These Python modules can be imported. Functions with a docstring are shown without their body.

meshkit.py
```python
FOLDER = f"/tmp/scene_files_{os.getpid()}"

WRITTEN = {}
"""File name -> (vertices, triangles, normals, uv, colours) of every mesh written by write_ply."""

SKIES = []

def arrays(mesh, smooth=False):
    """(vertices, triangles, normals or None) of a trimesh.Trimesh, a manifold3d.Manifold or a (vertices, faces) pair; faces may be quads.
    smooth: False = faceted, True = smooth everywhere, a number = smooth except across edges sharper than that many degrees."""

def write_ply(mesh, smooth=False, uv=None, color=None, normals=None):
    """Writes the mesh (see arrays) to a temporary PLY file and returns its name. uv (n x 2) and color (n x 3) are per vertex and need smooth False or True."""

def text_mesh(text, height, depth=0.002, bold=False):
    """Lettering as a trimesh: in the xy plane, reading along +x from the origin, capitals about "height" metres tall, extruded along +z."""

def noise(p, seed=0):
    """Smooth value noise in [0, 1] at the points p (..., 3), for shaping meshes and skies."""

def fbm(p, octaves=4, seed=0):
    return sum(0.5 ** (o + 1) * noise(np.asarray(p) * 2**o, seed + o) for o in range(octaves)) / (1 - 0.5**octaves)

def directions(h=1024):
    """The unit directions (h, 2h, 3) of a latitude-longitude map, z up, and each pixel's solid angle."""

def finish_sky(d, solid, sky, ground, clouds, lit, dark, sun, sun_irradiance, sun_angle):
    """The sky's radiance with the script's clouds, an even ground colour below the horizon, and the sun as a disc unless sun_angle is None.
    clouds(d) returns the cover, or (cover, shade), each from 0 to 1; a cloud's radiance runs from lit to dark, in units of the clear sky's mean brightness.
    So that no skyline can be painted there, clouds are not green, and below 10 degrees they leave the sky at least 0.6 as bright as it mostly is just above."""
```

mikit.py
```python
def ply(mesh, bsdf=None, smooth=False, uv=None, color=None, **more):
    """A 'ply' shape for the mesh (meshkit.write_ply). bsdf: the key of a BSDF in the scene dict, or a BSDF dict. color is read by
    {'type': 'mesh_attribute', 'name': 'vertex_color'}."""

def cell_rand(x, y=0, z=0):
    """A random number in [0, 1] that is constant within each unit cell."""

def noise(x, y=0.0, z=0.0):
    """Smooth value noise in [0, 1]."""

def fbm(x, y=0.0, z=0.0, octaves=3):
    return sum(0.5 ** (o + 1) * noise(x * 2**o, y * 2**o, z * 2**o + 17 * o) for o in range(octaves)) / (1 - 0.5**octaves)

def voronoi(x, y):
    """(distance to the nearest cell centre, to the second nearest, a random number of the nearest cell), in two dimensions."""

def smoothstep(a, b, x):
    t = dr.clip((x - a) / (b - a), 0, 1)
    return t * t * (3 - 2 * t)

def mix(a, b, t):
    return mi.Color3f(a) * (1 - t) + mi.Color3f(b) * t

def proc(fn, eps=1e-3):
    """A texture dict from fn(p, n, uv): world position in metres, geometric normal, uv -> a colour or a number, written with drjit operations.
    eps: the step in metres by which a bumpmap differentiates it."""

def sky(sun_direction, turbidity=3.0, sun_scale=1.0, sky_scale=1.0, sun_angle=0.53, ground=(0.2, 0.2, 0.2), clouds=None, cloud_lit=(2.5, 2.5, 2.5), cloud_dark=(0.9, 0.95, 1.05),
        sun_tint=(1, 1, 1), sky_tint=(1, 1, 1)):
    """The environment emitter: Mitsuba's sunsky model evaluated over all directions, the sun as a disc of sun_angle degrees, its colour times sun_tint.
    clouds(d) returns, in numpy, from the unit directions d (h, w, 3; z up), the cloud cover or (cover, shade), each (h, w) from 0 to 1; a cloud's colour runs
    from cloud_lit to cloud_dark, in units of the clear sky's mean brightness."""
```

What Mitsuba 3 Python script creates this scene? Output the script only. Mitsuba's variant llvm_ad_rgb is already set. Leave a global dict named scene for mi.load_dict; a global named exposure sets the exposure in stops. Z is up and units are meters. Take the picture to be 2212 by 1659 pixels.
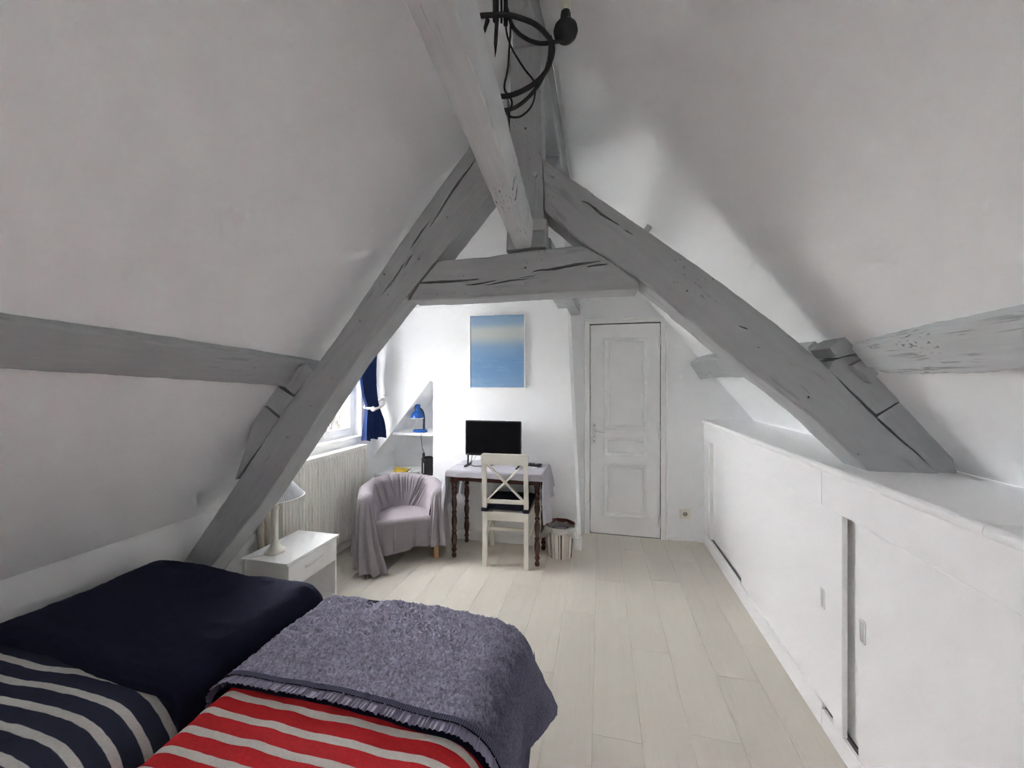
import math, random
import numpy as np, trimesh, shapely, manifold3d as m3
import mitsuba as mi, drjit as dr
import mikit, meshkit
from mikit import noise, fbm, smoothstep, mix, proc
from shapely.geometry import Polygon, box as sbox

T = mi.ScalarTransform4f
scene, labels = {}, {}
rng = random.Random(7)
nrg = np.random.default_rng(7)

# ---------------------------------------------------------------- camera, sky, exposure
F_PX, YAW = 830.0, math.atan(192 / 830)
scene['camera'] = {'type': 'perspective', 'fov': 2 * math.degrees(math.atan(1106 / F_PX)), 'fov_axis': 'x', 'near_clip': 0.02, 'far_clip': 500.0,
                   'principal_point_offset_y': 4.5 / 1659,
                   'to_world': T().look_at(origin=[0, 0, 1.48], target=[-math.sin(YAW), math.cos(YAW), 1.48], up=[0, 0, 1])}
scene['sky'] = mikit.sky((-0.5, -0.3, 0.8), turbidity=4, sun_scale=0.0, sky_scale=1.0, ground=(0.3, 0.31, 0.28),
                         clouds=lambda d: (np.ones(d.shape[:2]), 0.15 * meshkit.fbm(d * 3, 3)), cloud_lit=(1.0, 1.0, 1.02), cloud_dark=(0.75, 0.77, 0.8))
exposure = 8.35

# ---------------------------------------------------------------- materials
def P(name, color, rough=0.6, spec=0.3, tex=None, bump=None, bscale=1.0, **kw):
    b = {'type': 'principled', 'base_color': proc(tex) if tex else {'type': 'rgb', 'value': list(color)}, 'roughness': rough, 'specular': spec, **kw}
    if bump:
        b = {'type': 'bumpmap', 'arbitrary': proc(bump, 2e-3), 'scale': bscale, 'bsdf': b}
    scene[name] = {'type': 'twosided', 'bsdf': b}
    return name

def wall_tex(p, n, uv):
    v = fbm(p.x * 2.1, p.y * 2.1, p.z * 2.1, 3)
    return mi.Color3f(0.845, 0.855, 0.86) * (0.97 + 0.06 * v)
def wall_bump(p, n, uv):
    return 0.0010 * fbm(p.x * 45, p.y * 45, p.z * 45, 2) + 0.0012 * fbm(p.x * 9, p.y * 9, p.z * 9, 2)
P('wall_paint', (.8, .8, .8), 0.75, 0.2, wall_tex, wall_bump)

def make_timber(lo, hi, scratch, spots, thr):
    def timber_tex(p, n, uv):
        g = fbm(uv.x * 5, uv.y * 70, 0, 3)
        g2 = fbm(uv.x * 18, uv.y * 220, 3, 2)
        big = fbm(uv.x * 3, uv.y * 4, 9, 3)
        scr = smoothstep(0.66, 0.76, fbm(uv.x * 9, uv.y * 110, 21, 3)) * smoothstep(0.42, 0.62, fbm(uv.x * 4, uv.y * 7, 5, 3))
        c = mix(lo, hi, 0.4 * g + 0.25 * g2 + 0.35 * big)
        c = mix(c, mi.Color3f(0.20, 0.21, 0.22), scratch * scr)
        sp = smoothstep(thr, thr + 0.07, noise(uv.x * 90, uv.y * 190, 2)) * smoothstep(0.60, 0.76, fbm(uv.x * 5, uv.y * 7, 4, 2))
        return mix(c, mi.Color3f(0.12, 0.125, 0.135), spots * sp)
    return timber_tex
def timber_bump(p, n, uv):
    return 0.0022 * fbm(uv.x * 9, uv.y * 120, 1, 3) + 0.0025 * fbm(uv.x * 25, uv.y * 30, 5, 2)
P('grey_timber', (.5, .5, .5), 0.55, 0.3, make_timber((0.32, 0.335, 0.345), (0.42, 0.436, 0.446), 0.4, 0.6, 0.86), timber_bump)
P('pale_rough_timber', (.5, .5, .5), 0.6, 0.3, make_timber((0.44, 0.46, 0.475), (0.60, 0.62, 0.63), 0.6, 0.75, 0.80), lambda p, n, uv: 0.0045 * fbm(uv.x * 9, uv.y * 120, 1, 3) + 0.005 * fbm(uv.x * 25, uv.y * 30, 5, 2))

def make_floor_tex(tone, off):
    def floor_tex(p, n, uv):
        row = dr.floor((p.x + 0.035) / 0.2)
        warp = 0.03 * fbm(p.x * 8, p.y * 1.3, off + row, 2)
        g = fbm((p.x + warp) * 60, p.y * 2.2, off + row * 3.7, 3)
        fine = fbm(p.x * 260, p.y * 9, off, 2)
        c = mix((0.62, 0.578, 0.508), (0.665, 0.627, 0.56), 0.55 * g + 0.45 * fine) * tone
        pore = smoothstep(0.70, 0.80, fbm((p.x + warp) * 120, p.y * 5, off + 11 + row, 3))
        return mix(c, mi.Color3f(0.50, 0.45, 0.39), 0.22 * pore)
    return floor_tex
for i, tone in enumerate((1.0, 0.975, 1.02)):
    P('laminate_%d' % i, (.6, .6, .55), 0.42, 0.35, make_floor_tex(tone, 5.0 * i))
P('floor_gap', (.42, .39, .34), 0.9)
P('white_gloss', (.80, .80, .795), 0.35, 0.4)
P('white_satin', (.84, .84, .835), 0.45, 0.35)
P('door_paint', (.83, .835, .83), 0.4, 0.35)
P('shelf_white', (.83, .83, .832), 0.4, 0.35)
P('off_white', (.78, .75, .68), 0.4, 0.35)
P('chair_paint', (.77, .74, .665), 0.38, 0.4)
P('ivory_plastic', (.78, .75, .64), 0.35, 0.4)
P('hole_dark', (.02, .02, .02), 0.8, 0.1)
P('groove_dark', (.16, .155, .15), 0.7, 0.2)
P('recess_grey', (.52, .52, .51), 0.5, 0.3)
P('radiator_paint', (.78, .77, .73), 0.35, 0.4)
P('metal_white', (.74, .745, .74), 0.3, 0.5)
P('chrome', (.7, .7, .7), 0.25, 0.5, metallic=1.0)
P('black_iron', (.013, .014, .016), 0.4, 0.4)
P('black_plastic', (.012, .012, .014), 0.35, 0.4)
P('screen_black', (.004, .004, .005), 0.28, 0.12)
P('blue_plastic', (.012, .085, .36), 0.22, 0.5)
P('blue_dark', (.012, .02, .05), 0.4, 0.4)
scene['pane_glass'] = {'type': 'thindielectric'}

# ---------------------------------------------------------------- mesh helpers
def put(key, mesh, bsdf, smooth=30, label=None, cat=None, group=None, kind=None, **kw):
    while key in scene:
        h, _, n = key.rpartition('_')
        key = '%s_%03d' % (h, int(n) + 1) if n.isdigit() and len(n) == 3 else key + '_001'
    scene[key] = mikit.ply(mesh, bsdf, smooth, **kw)
    if label or cat or group or kind:
        tag(key, label, cat, group, kind)
    return key

def tag(key, label=None, cat=None, group=None, kind=None):
    d = labels.setdefault(key, {})
    for k, v in (('label', label), ('category', cat), ('group', group), ('kind', kind)):
        if v: d[k] = v

def cbox(x0, x1, y0, y1, z0, z1, c=0.003):
    c = min(c, (x1 - x0) / 2.5, (y1 - y0) / 2.5, (z1 - z0) / 2.5)
    pts = []
    for sx, x in ((1, x0), (-1, x1)):
        for sy, y in ((1, y0), (-1, y1)):
            for sz, z in ((1, z0), (-1, z1)):
                pts += [(x, y + sy * c, z + sz * c), (x + sx * c, y, z + sz * c), (x + sx * c, y + sy * c, z)]
    return trimesh.convex.convex_hull(np.array(pts))

def cat_(*ms): return trimesh.util.concatenate([m for m in ms])

def bar(p, q, w, h, c=0.002, up=(0, 0, 1)):
    """a chamfered bar of section w x h from p to q"""
    p, q = np.array(p, float), np.array(q, float)
    L = np.linalg.norm(q - p); d = (q - p) / L
    u = np.cross(up, d); u /= np.linalg.norm(u); v = np.cross(d, u)
    m = cbox(-w / 2, w / 2, -h / 2, h / 2, 0, L, c)
    M = np.eye(4); M[:3, 0], M[:3, 1], M[:3, 2], M[:3, 3] = u, v, d, p
    return m.apply_transform(M)

def tube(pts, r, n=10, cap=True):
    pts = np.array(pts, float); k = len(pts)
    r = np.broadcast_to(np.asarray(r, float), (k,))
    t = np.gradient(pts, axis=0); t /= np.linalg.norm(t, axis=1, keepdims=True)
    a = np.array([0, 0, 1.0]) if abs(t[0, 2]) < 0.9 else np.array([1.0, 0, 0])
    u = np.cross(t[0], a); u /= np.linalg.norm(u)
    V = []
    for i in range(k):
        u = u - t[i] * (u @ t[i]); u /= np.linalg.norm(u)
        w = np.cross(t[i], u)
        an = np.arange(n) / n * 2 * math.pi
        V.append(pts[i] + r[i] * (np.cos(an)[:, None] * u + np.sin(an)[:, None] * w))
    V = np.vstack(V); Fc = []
    j = np.arange(n); j1 = (j + 1) % n
    for i in range(k - 1):
        a, b = i * n, (i + 1) * n
        Fc += [np.stack([a + j, a + j1, b + j1], 1), np.stack([a + j, b + j1, b + j], 1)]
    if cap:
        V = np.vstack([V, pts[:1], pts[-1:]]); c0, c1 = k * n, k * n + 1
        Fc += [np.stack([j1, j, j * 0 + c0], 1), np.stack([(k - 1) * n + j, (k - 1) * n + j1, j * 0 + c1], 1)]
    return trimesh.Trimesh(V, np.vstack(Fc), process=False)

def spline(pts, n=60):
    from scipy.interpolate import CubicSpline
    pts = np.array(pts, float)
    s = np.r_[0, np.cumsum(np.linalg.norm(np.diff(pts, axis=0), axis=1))]
    return CubicSpline(s, pts)(np.linspace(0, s[-1], n))

def lathe(prof, center=(0, 0, 0), n=32):
    m = trimesh.creation.revolve(np.array(prof, float), sections=n)
    m.apply_translation(center)
    return m

def grid(Pt, flip=False):
    """a (n, m, 3) array of points as a sheet"""
    n, m = Pt.shape[:2]
    i = np.arange(n * m).reshape(n, m)
    q = np.stack([i[:-1, :-1], i[1:, :-1], i[1:, 1:], i[:-1, 1:]], -1).reshape(-1, 4)
    if flip: q = q[:, ::-1]
    return trimesh.Trimesh(Pt.reshape(-1, 3), np.vstack([q[:, [0, 1, 2]], q[:, [0, 2, 3]]]), process=False)

def thick(Pt, t):
    """a sheet with thickness t: closed shell offset along the normals"""
    m = grid(Pt); nrm = np.array(m.vertex_normals).reshape(Pt.shape)
    A, B = Pt + nrm * t / 2, Pt - nrm * t / 2
    n, k = Pt.shape[:2]
    ring = lambda G: np.vstack([G[0, :], G[1:, -1], G[-1, -2::-1], G[-2:0:-1, 0]])
    ra, rb = ring(A), ring(B); K = len(ra); j = np.arange(K); j1 = (j + 1) % K
    side = trimesh.Trimesh(np.vstack([ra, rb]), np.vstack([np.stack([j, j + K, j1 + K], 1), np.stack([j, j1 + K, j1], 1)]), process=False)
    return cat_(grid(A), grid(B, True), side)

def flat(poly, plane, value):
    """a shapely polygon as a flat sheet in the plane x/y/z = value"""
    v, f = trimesh.creation.triangulate_polygon(poly, engine='earcut')
    v = np.asarray(v); o = np.full(len(v), float(value))
    V = {'x': np.stack([o, v[:, 0], v[:, 1]], 1), 'y': np.stack([v[:, 0], o, v[:, 1]], 1), 'z': np.stack([v[:, 0], v[:, 1], o], 1)}[plane]
    return trimesh.Trimesh(V, f, process=False)

def prism(poly, h, M=None):
    m = trimesh.creation.extrude_polygon(poly, h, engine='earcut')
    if M is not None: m.apply_transform(M)
    return m

def frame(origin, xa, ya):
    xa, ya = np.array(xa, float), np.array(ya, float)
    M = np.eye(4); M[:3, 0], M[:3, 1], M[:3, 2], M[:3, 3] = xa, ya, np.cross(xa, ya), origin
    return M

def resample(pl, n):
    pl = np.array(pl, float)
    s = np.r_[0, np.cumsum(np.linalg.norm(np.diff(pl, axis=0), axis=1))]
    t = np.linspace(0, s[-1], n)
    return np.stack([np.interp(t, s, pl[:, k]) for k in range(pl.shape[1])], 1)

def man(m): return m3.Manifold(m3.Mesh(np.array(m.vertices, np.float32), np.array(m.faces, np.uint32)))
def unman(M):
    q = M.to_mesh(); return trimesh.Trimesh(q.vert_properties[:, :3], q.tri_verts, process=False)

def crack(pts, depth_dir, wmax, depth=0.09):
    """a lens-shaped cutter along a polyline on a face; depth_dir points into the wood"""
    pts = resample(pts, max(6, len(pts) * 3)); n = len(pts)
    d = np.array(depth_dir, float); d /= np.linalg.norm(d)
    t = np.gradient(pts, axis=0); w = np.cross(t, d); w /= np.linalg.norm(w, axis=1, keepdims=True)
    prof = 1.5 * wmax * np.clip(np.sin(np.linspace(0.06, math.pi - 0.06, n)) ** 0.6, 0.08, 1) / 2 * (0.7 + 0.6 * nrg.random(n))
    w = w * prof[:, None]
    R = np.stack([pts + w - d * 0.03, pts - w - d * 0.03, pts - w * 0.5 + d * depth, pts + w * 0.5 + d * depth], 1)
    return hull_loft(R)

def hull_loft(R):
    """closed solid through quad rings R (n, 4, 3)"""
    n, k = R.shape[:2]; V = R.reshape(-1, 3); Fc = []
    j = np.arange(k); j1 = (j + 1) % k
    for i in range(n - 1):
        a, b = i * k, (i + 1) * k
        Fc += [np.stack([a + j, a + j1, b + j1], 1), np.stack([a + j, b + j1, b + j], 1)]
    for r in range(1, k - 1):
        Fc += [[[0, r + 1, r]], [[(n - 1) * k, (n - 1) * k + r, (n - 1) * k + r + 1]]]
    m = trimesh.Trimesh(V, np.vstack(Fc), process=False)
    if m.volume < 0: m.invert()
    return m

def timber(R, step=0.014, per=7, round_=0.012, wob=0.004, seed=0, cracks=(), rough=0.0016):
    """an old hand-cut timber through corner rings R (n, 4, 3): rounded arrises, uneven faces, cracks cut in; uv runs along the grain"""
    R = np.array(R, float)
    mid = R.mean(1); L = np.linalg.norm(np.diff(mid, axis=0), axis=1).sum()
    n = max(6, int(L / step))
    S = np.stack([resample2(R[:, k], mid, n) for k in range(4)], 1)
    c = S.mean(1)
    rings = []
    for i in range(4):
        a, b, p = S[:, i], S[:, (i + 1) % 4], S[:, i - 1]
        la = np.linalg.norm(b - a, axis=1, keepdims=True); lp = np.linalg.norm(p - a, axis=1, keepdims=True)
        rr = np.minimum(round_, np.minimum(la, lp) * 0.3)
        ea, ep = (b - a) / la, (p - a) / lp
        rings.append(a + ep * rr); rings.append(a + (ep + ea) * rr * 0.29); rings.append(a + ea * rr)
        a2 = a + ea * rr
        lb = np.linalg.norm(S[:, (i + 2) % 4] - b, axis=1, keepdims=True)
        b2 = b - ea * np.minimum(round_, np.minimum(la, lb) * 0.3)
        for s in range(1, per):
            rings.append(a2 + (b2 - a2) * s / per)
    G = np.stack(rings, 1)
    k = G.shape[1]
    out = G - c[:, None]; out /= np.linalg.norm(out, axis=2, keepdims=True)
    low = (meshkit.fbm(G * np.array([2.6, 2.6, 2.6]) + seed * 3.1, 2, seed) - 0.5) * 2 * wob * 1.6
    hi = (meshkit.fbm(G * 38 + seed, 3, seed + 5) - 0.5) * 2 * rough
    edge = (meshkit.noise(G * 16 + seed, seed + 9) - 0.5) * 2 * wob * 0.5
    G = G + out * (low + hi + edge)[..., None]
    V = np.vstack([G.reshape(-1, 3), G[0].mean(0)[None], G[-1].mean(0)[None]])
    j = np.arange(k); j1 = (j + 1) % k; Fc = []
    for i in range(n - 1):
        a, b = i * k, (i + 1) * k
        Fc += [np.stack([a + j, a + j1, b + j1], 1), np.stack([a + j, b + j1, b + j], 1)]
    Fc += [np.stack([j1, j, j * 0 + n * k], 1), np.stack([(n - 1) * k + j, (n - 1) * k + j1, j * 0 + n * k + 1], 1)]
    m = trimesh.Trimesh(V, np.vstack(Fc), process=False)
    if m.volume < 0: m.invert()
    if cracks:
        M = man(m)
        for q in cracks:
            M = M - man(q)
        m = unman(M)
    return m, (mid[-1] - mid[0]) / np.linalg.norm(mid[-1] - mid[0])

def resample2(pl, ref, n):
    s = np.r_[0, np.cumsum(np.linalg.norm(np.diff(ref, axis=0), axis=1))]
    t = np.linspace(0, s[-1], n)
    return np.stack([np.interp(t, s, pl[:, k]) for k in range(3)], 1)

def grain_uv(V, ax, off=0.0):
    ax = np.array(ax, float); ax /= np.linalg.norm(ax)
    a = np.cross(ax, [0.31, 0.93, 0.2]); a /= np.linalg.norm(a); b = np.cross(ax, a)
    return np.stack([V @ ax + off, V @ a + 0.83 * (V @ b) + off * 0.37], 1)

def put_timber(key, mt, bsdf='grey_timber', off=0.0, **kw):
    m, ax = mt
    m = trimesh.graph.smooth_shade(m, angle=math.radians(38), facet_minarea=None)
    return put(key, m, bsdf, True, uv=grain_uv(np.array(m.vertices), ax, off), **kw)

# ---------------------------------------------------------------- the room shell
XL, XR, YB, YC, YF = -2.22, 1.35, 3.84, 3.43, -2.6      # left wall, right wall, door wall, chimney face, wall behind the camera
ls = lambda x: 3.478 + 1.24 * x                         # left slope
rs = lambda x: 2.787 - 1.24 * x                         # right slope
XA = -0.279
D0, D1, DZ = 2.06, YC, 2.2                              # dormer from/to, its ceiling
W0, W1, WZ0, WZ1 = 2.36, 3.24, 0.97, 1.95               # window opening

def slope_sheet(poly, f):
    m = flat(poly, 'z', 0)                              # (x, y)
    V = np.array(m.vertices); V[:, 2] = f(V[:, 0]); return trimesh.Trimesh(V, m.faces, process=False)
KX0, KX1, KY0, KY1 = -1.58, -1.10, -2.05, -1.38            # unseen roof window added for fill light: its opening in the left slope
left_poly = sbox(XL - 0.005, YF, XA, YB).difference(sbox(XL - 0.01, D0, (DZ - 3.478) / 1.24, D1)).difference(sbox(KX0, KY0, KX1, KY1))
right_poly = sbox(XA, YF, XR + 0.02, YB)
dorm_ceiling = flat(sbox(XL - 0.01, D0 - 0.005, (DZ - 3.478) / 1.24, D1 + 0.005), 'z', DZ)
put('ceiling', cat_(slope_sheet(left_poly, ls), slope_sheet(right_poly, rs), dorm_ceiling), 'wall_paint', False, kind='structure')
knee = sbox(YF, 0, YB, ls(XL) + 0.01).union(sbox(D0, 0.5, D1, DZ)).difference(sbox(W0, WZ0, W1, WZ1))
put('wall_left', flat(knee, 'x', XL), 'wall_paint', False, kind='structure')
# reveal of the window
rv = []
for (a0, a1, b0, b1) in ((W0, W0, WZ0, WZ1), (W1, W1, WZ0, WZ1)):
    rv.append(grid(np.array([[[XL, a0, b0], [XL, a0, b1]], [[XL - 0.22, a0, b0], [XL - 0.22, a0, b1]]])))
for z in (WZ0, WZ1):
    rv.append(grid(np.array([[[XL, W0, z], [XL, W1, z]], [[XL - 0.22, W0, z], [XL - 0.22, W1, z]]])))
put('wall_left__reveal', cat_(*rv), 'wall_paint', False)
xd = (DZ - 3.478) / 1.24
put('wall_dormer', flat(Polygon([(XL, ls(XL)), (XL, DZ), (xd, DZ)]), 'y', D0), 'wall_paint', False, kind='structure')
chim = Polygon([(-1.573, 0), (-0.19, 0), (-0.335, 3.06), (xd, DZ), (XL, DZ), (XL, ls(XL)), (-1.6, ls(-1.6)), (-1.573, ls(-1.6) - 0.02)])
m = flat(chim, 'y', YC)
side = grid(np.array([[[-0.19, YC, 0], [-0.335, YC, 3.06]], [[-0.19, YB, 0], [-0.335, YB, 3.06]]]))
nside = grid(np.array([[[-1.573, YC, 0], [-1.573, YC, ls(-1.573)]], [[-1.573, YB, 0], [-1.573, YB, ls(-1.573)]]]))
put('wall_chimney', cat_(m, side, nside), 'wall_paint', False, kind='structure')
DX0, DX1, DTOP = -0.105, 0.548, 2.045
back = Polygon([(XL, 0), (XR, 0), (XR, rs(XR)), (XA, 3.135), (XL, ls(XL))]).difference(sbox(DX0, -1, DX1, DTOP))
m = cat_(flat(back, 'y', YB), flat(sbox(DX0 - 0.05, -0.02, DX1 + 0.05, DTOP + 0.05), 'y', YB + 0.09))
put('wall_back', m, 'wall_paint', False, kind='structure')
put('wall_right', flat(sbox(YF, 0, YB, rs(XR) + 0.03), 'x', XR), 'wall_paint', False, kind='structure')
front = Polygon([(XL, 0), (XR, 0), (XR, rs(XR)), (XA, 3.135), (XL, ls(XL))])
put('wall_front', flat(front, 'y', YF), 'wall_paint', False, kind='structure')

# niche ledge below the shelf, baseboards
put('wall_niche', cat_(cbox(XL, -1.574, YC + 0.004, YB, 0.0, 0.56, 0.004)), 'wall_paint', 20, kind='structure')
put('baseboard_chimney', cat_(cbox(-1.573, -0.165, YC - 0.013, YC, 0, 0.085, 0.004), cbox(-0.205, -0.165, YC - 0.014, YC + 0.1, 0, 0.086, 0.004)), 'door_paint', 20, kind='structure')
put('baseboard_back', cat_(cbox(0.612, 0.92, YB - 0.012, YB, 0, 0.02, 0.003), cbox(-0.2, -0.155, YB - 0.014, YB, 0, 0.085, 0.003)), 'door_paint', 20, kind='structure')
put('baseboard_left', cbox(XL, XL + 0.014, 1.8, YC, 0, 0.085, 0.004), 'door_paint', 20, kind='structure')

# floor: a base with every laminate plank on it
put('floor', flat(sbox(XL - 0.1, YF - 0.1, XR + 0.1, YB + 0.12), 'z', -0.006), 'floor_gap', False, kind='structure')
joint = {0: 1.65, 1: 2.23, 2: 1.74, 3: 2.12, -1: 2.5, -2: 1.95, -3: 2.75, 4: 2.4}
PL = 1.29
for r in range(-11, 7):
    x0, x1 = -0.035 + 0.2 * r, -0.035 + 0.2 * (r + 1)
    x0c, x1c = max(x0, XL), min(x1, XR)
    if x1c - x0c < 0.03: continue
    j = joint.get(r, 1.5 + rng.random() * PL)
    y = j - PL * math.ceil((j - YF) / PL)
    while y < YB + 0.08:
        a, b = max(y, YF), min(y + PL, YB + 0.085)
        if b - a > 0.02:
            put('floor__plank', cbox(x0c + 0.0003, x1c - 0.0003, a + 0.0003, b - 0.0003, -0.008, 0, 0.0009), 'laminate_%d' % rng.randrange(3), False)
        y += PL

# ---------------------------------------------------------------- roof timbers (the truss stands 2.3 degrees askew to the room)
TN = np.array([-0.041, 1, 0]); TN /= np.linalg.norm(TN)
def tp(x, z, off=0.0):
    """a point of the truss's front face, off metres behind it"""
    return np.array([x, 1.755 + (x - 1.1) * 0.041, z]) + TN * off
def slab(A, B, thickness, n=40, off=0.0, **kw):
    """front face between the edges A and B (x, z), extruded away from the camera side"""
    A = np.array([tp(*q, off) for q in resample(A, n)]); B = np.array([tp(*q, off) for q in resample(B, n)])
    return timber(np.stack([A, B, B + TN * thickness, A + TN * thickness], 1), **kw)
def face_crack(pts, w, depth=0.09, off=0.0): return crack([tp(*q, off) for q in pts], TN, w, depth)
def face_hole(x, z, r, depth=0.03):
    c = tp(x, z); m = trimesh.creation.cylinder(r, 2 * depth, sections=8)
    m.apply_transform(trimesh.geometry.align_vectors([0, 0, 1], TN)); m.apply_translation(c); return m

lr_cracks = [face_crack(p, w) for p, w in (
    ([(-0.558, 2.519), (-0.588, 2.473), (-0.639, 2.416), (-0.665, 2.381), (-0.705, 2.326), (-0.749, 2.259), (-0.784, 2.211)], 0.008),
    ([(-0.789, 2.237), (-0.825, 2.193), (-0.861, 2.145), (-0.888, 2.112)], 0.006),
    ([(-0.874, 2.085), (-0.89, 2.067), (-0.914, 2.025)], 0.008),
    ([(-0.922, 2.045), (-0.935, 2.018), (-0.978, 1.963), (-1.037, 1.896)], 0.006))]
lr_cracks += [face_hole(x, z, r) for x, z, r in ((-0.70, 2.25, 0.004), (-0.84, 2.06, 0.004), (-1.0, 1.9, 0.003), (-1.15, 1.78, 0.004), (-1.42, 1.36, 0.004), (-1.55, 1.2, 0.004), (-1.3, 1.5, 0.003), (-1.02, 2.0, 0.004))]
put_timber('rafter_beam', slab([(-0.415, 2.79), (-0.59, 2.577), (-0.971, 2.103), (-1.306, 1.664), (-1.609, 1.291), (-1.874, 0.934), (-2.205, 0.497)],
                               [(-0.415, 2.44), (-0.491, 2.348), (-0.741, 2.064), (-0.923, 1.867), (-1.192, 1.56), (-1.502, 1.129), (-1.719, 0.834), (-2.034, 0.471), (-2.205, 0.27)], 0.15,
                               seed=1, cracks=lr_cracks), off=0.3,
           label='long grey painted rafter beam slanting down beside the blue curtain to the bed', cat='beam')
put_timber('rafter_beam_001', slab([(-0.253, 2.481), (-0.016, 2.284), (0.195, 2.124), (0.45, 1.917), (0.706, 1.695), (0.885, 1.525), (1.071, 1.303), (1.242, 1.133)],
                                   [(-0.243, 2.238), (-0.075, 2.087), (0.163, 1.914), (0.378, 1.72), (0.554, 1.553), (0.812, 1.338), (1.008, 1.133)], 0.16, seed=2, wob=0.005,
                                   cracks=[face_crack(p, w) for p, w in (([(-0.085, 2.27), (-0.058, 2.263), (0.005, 2.202), (0.081, 2.151)], 0.007), ([(0.094, 2.136), (0.133, 2.109)], 0.005),
                                           ([(0.544, 1.71), (0.583, 1.692)], 0.004))] + [face_hole(x, z, r) for x, z, r in ((0.35, 1.86, 0.004), (0.62, 1.62, 0.003), (0.8, 1.42, 0.004), (0.97, 1.2, 0.004), (0.3, 1.9, 0.003))]), off=2.1,
           label='long grey painted rafter beam slanting down onto the white cupboard top', cat='beam')
put('rafter_beam_001__peg', (lambda m: (m.apply_transform(trimesh.geometry.align_vectors([0, 0, 1], [0.6, -0.25, 0.75])), m.apply_translation(tp(0.19, 2.128, 0.02)), m)[-1])(trimesh.creation.cylinder(0.013, 0.05, sections=10)), 'peg_grey' if 'peg_grey' in scene else P('peg_grey', (.43, .44, .45), 0.6), 30)
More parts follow.
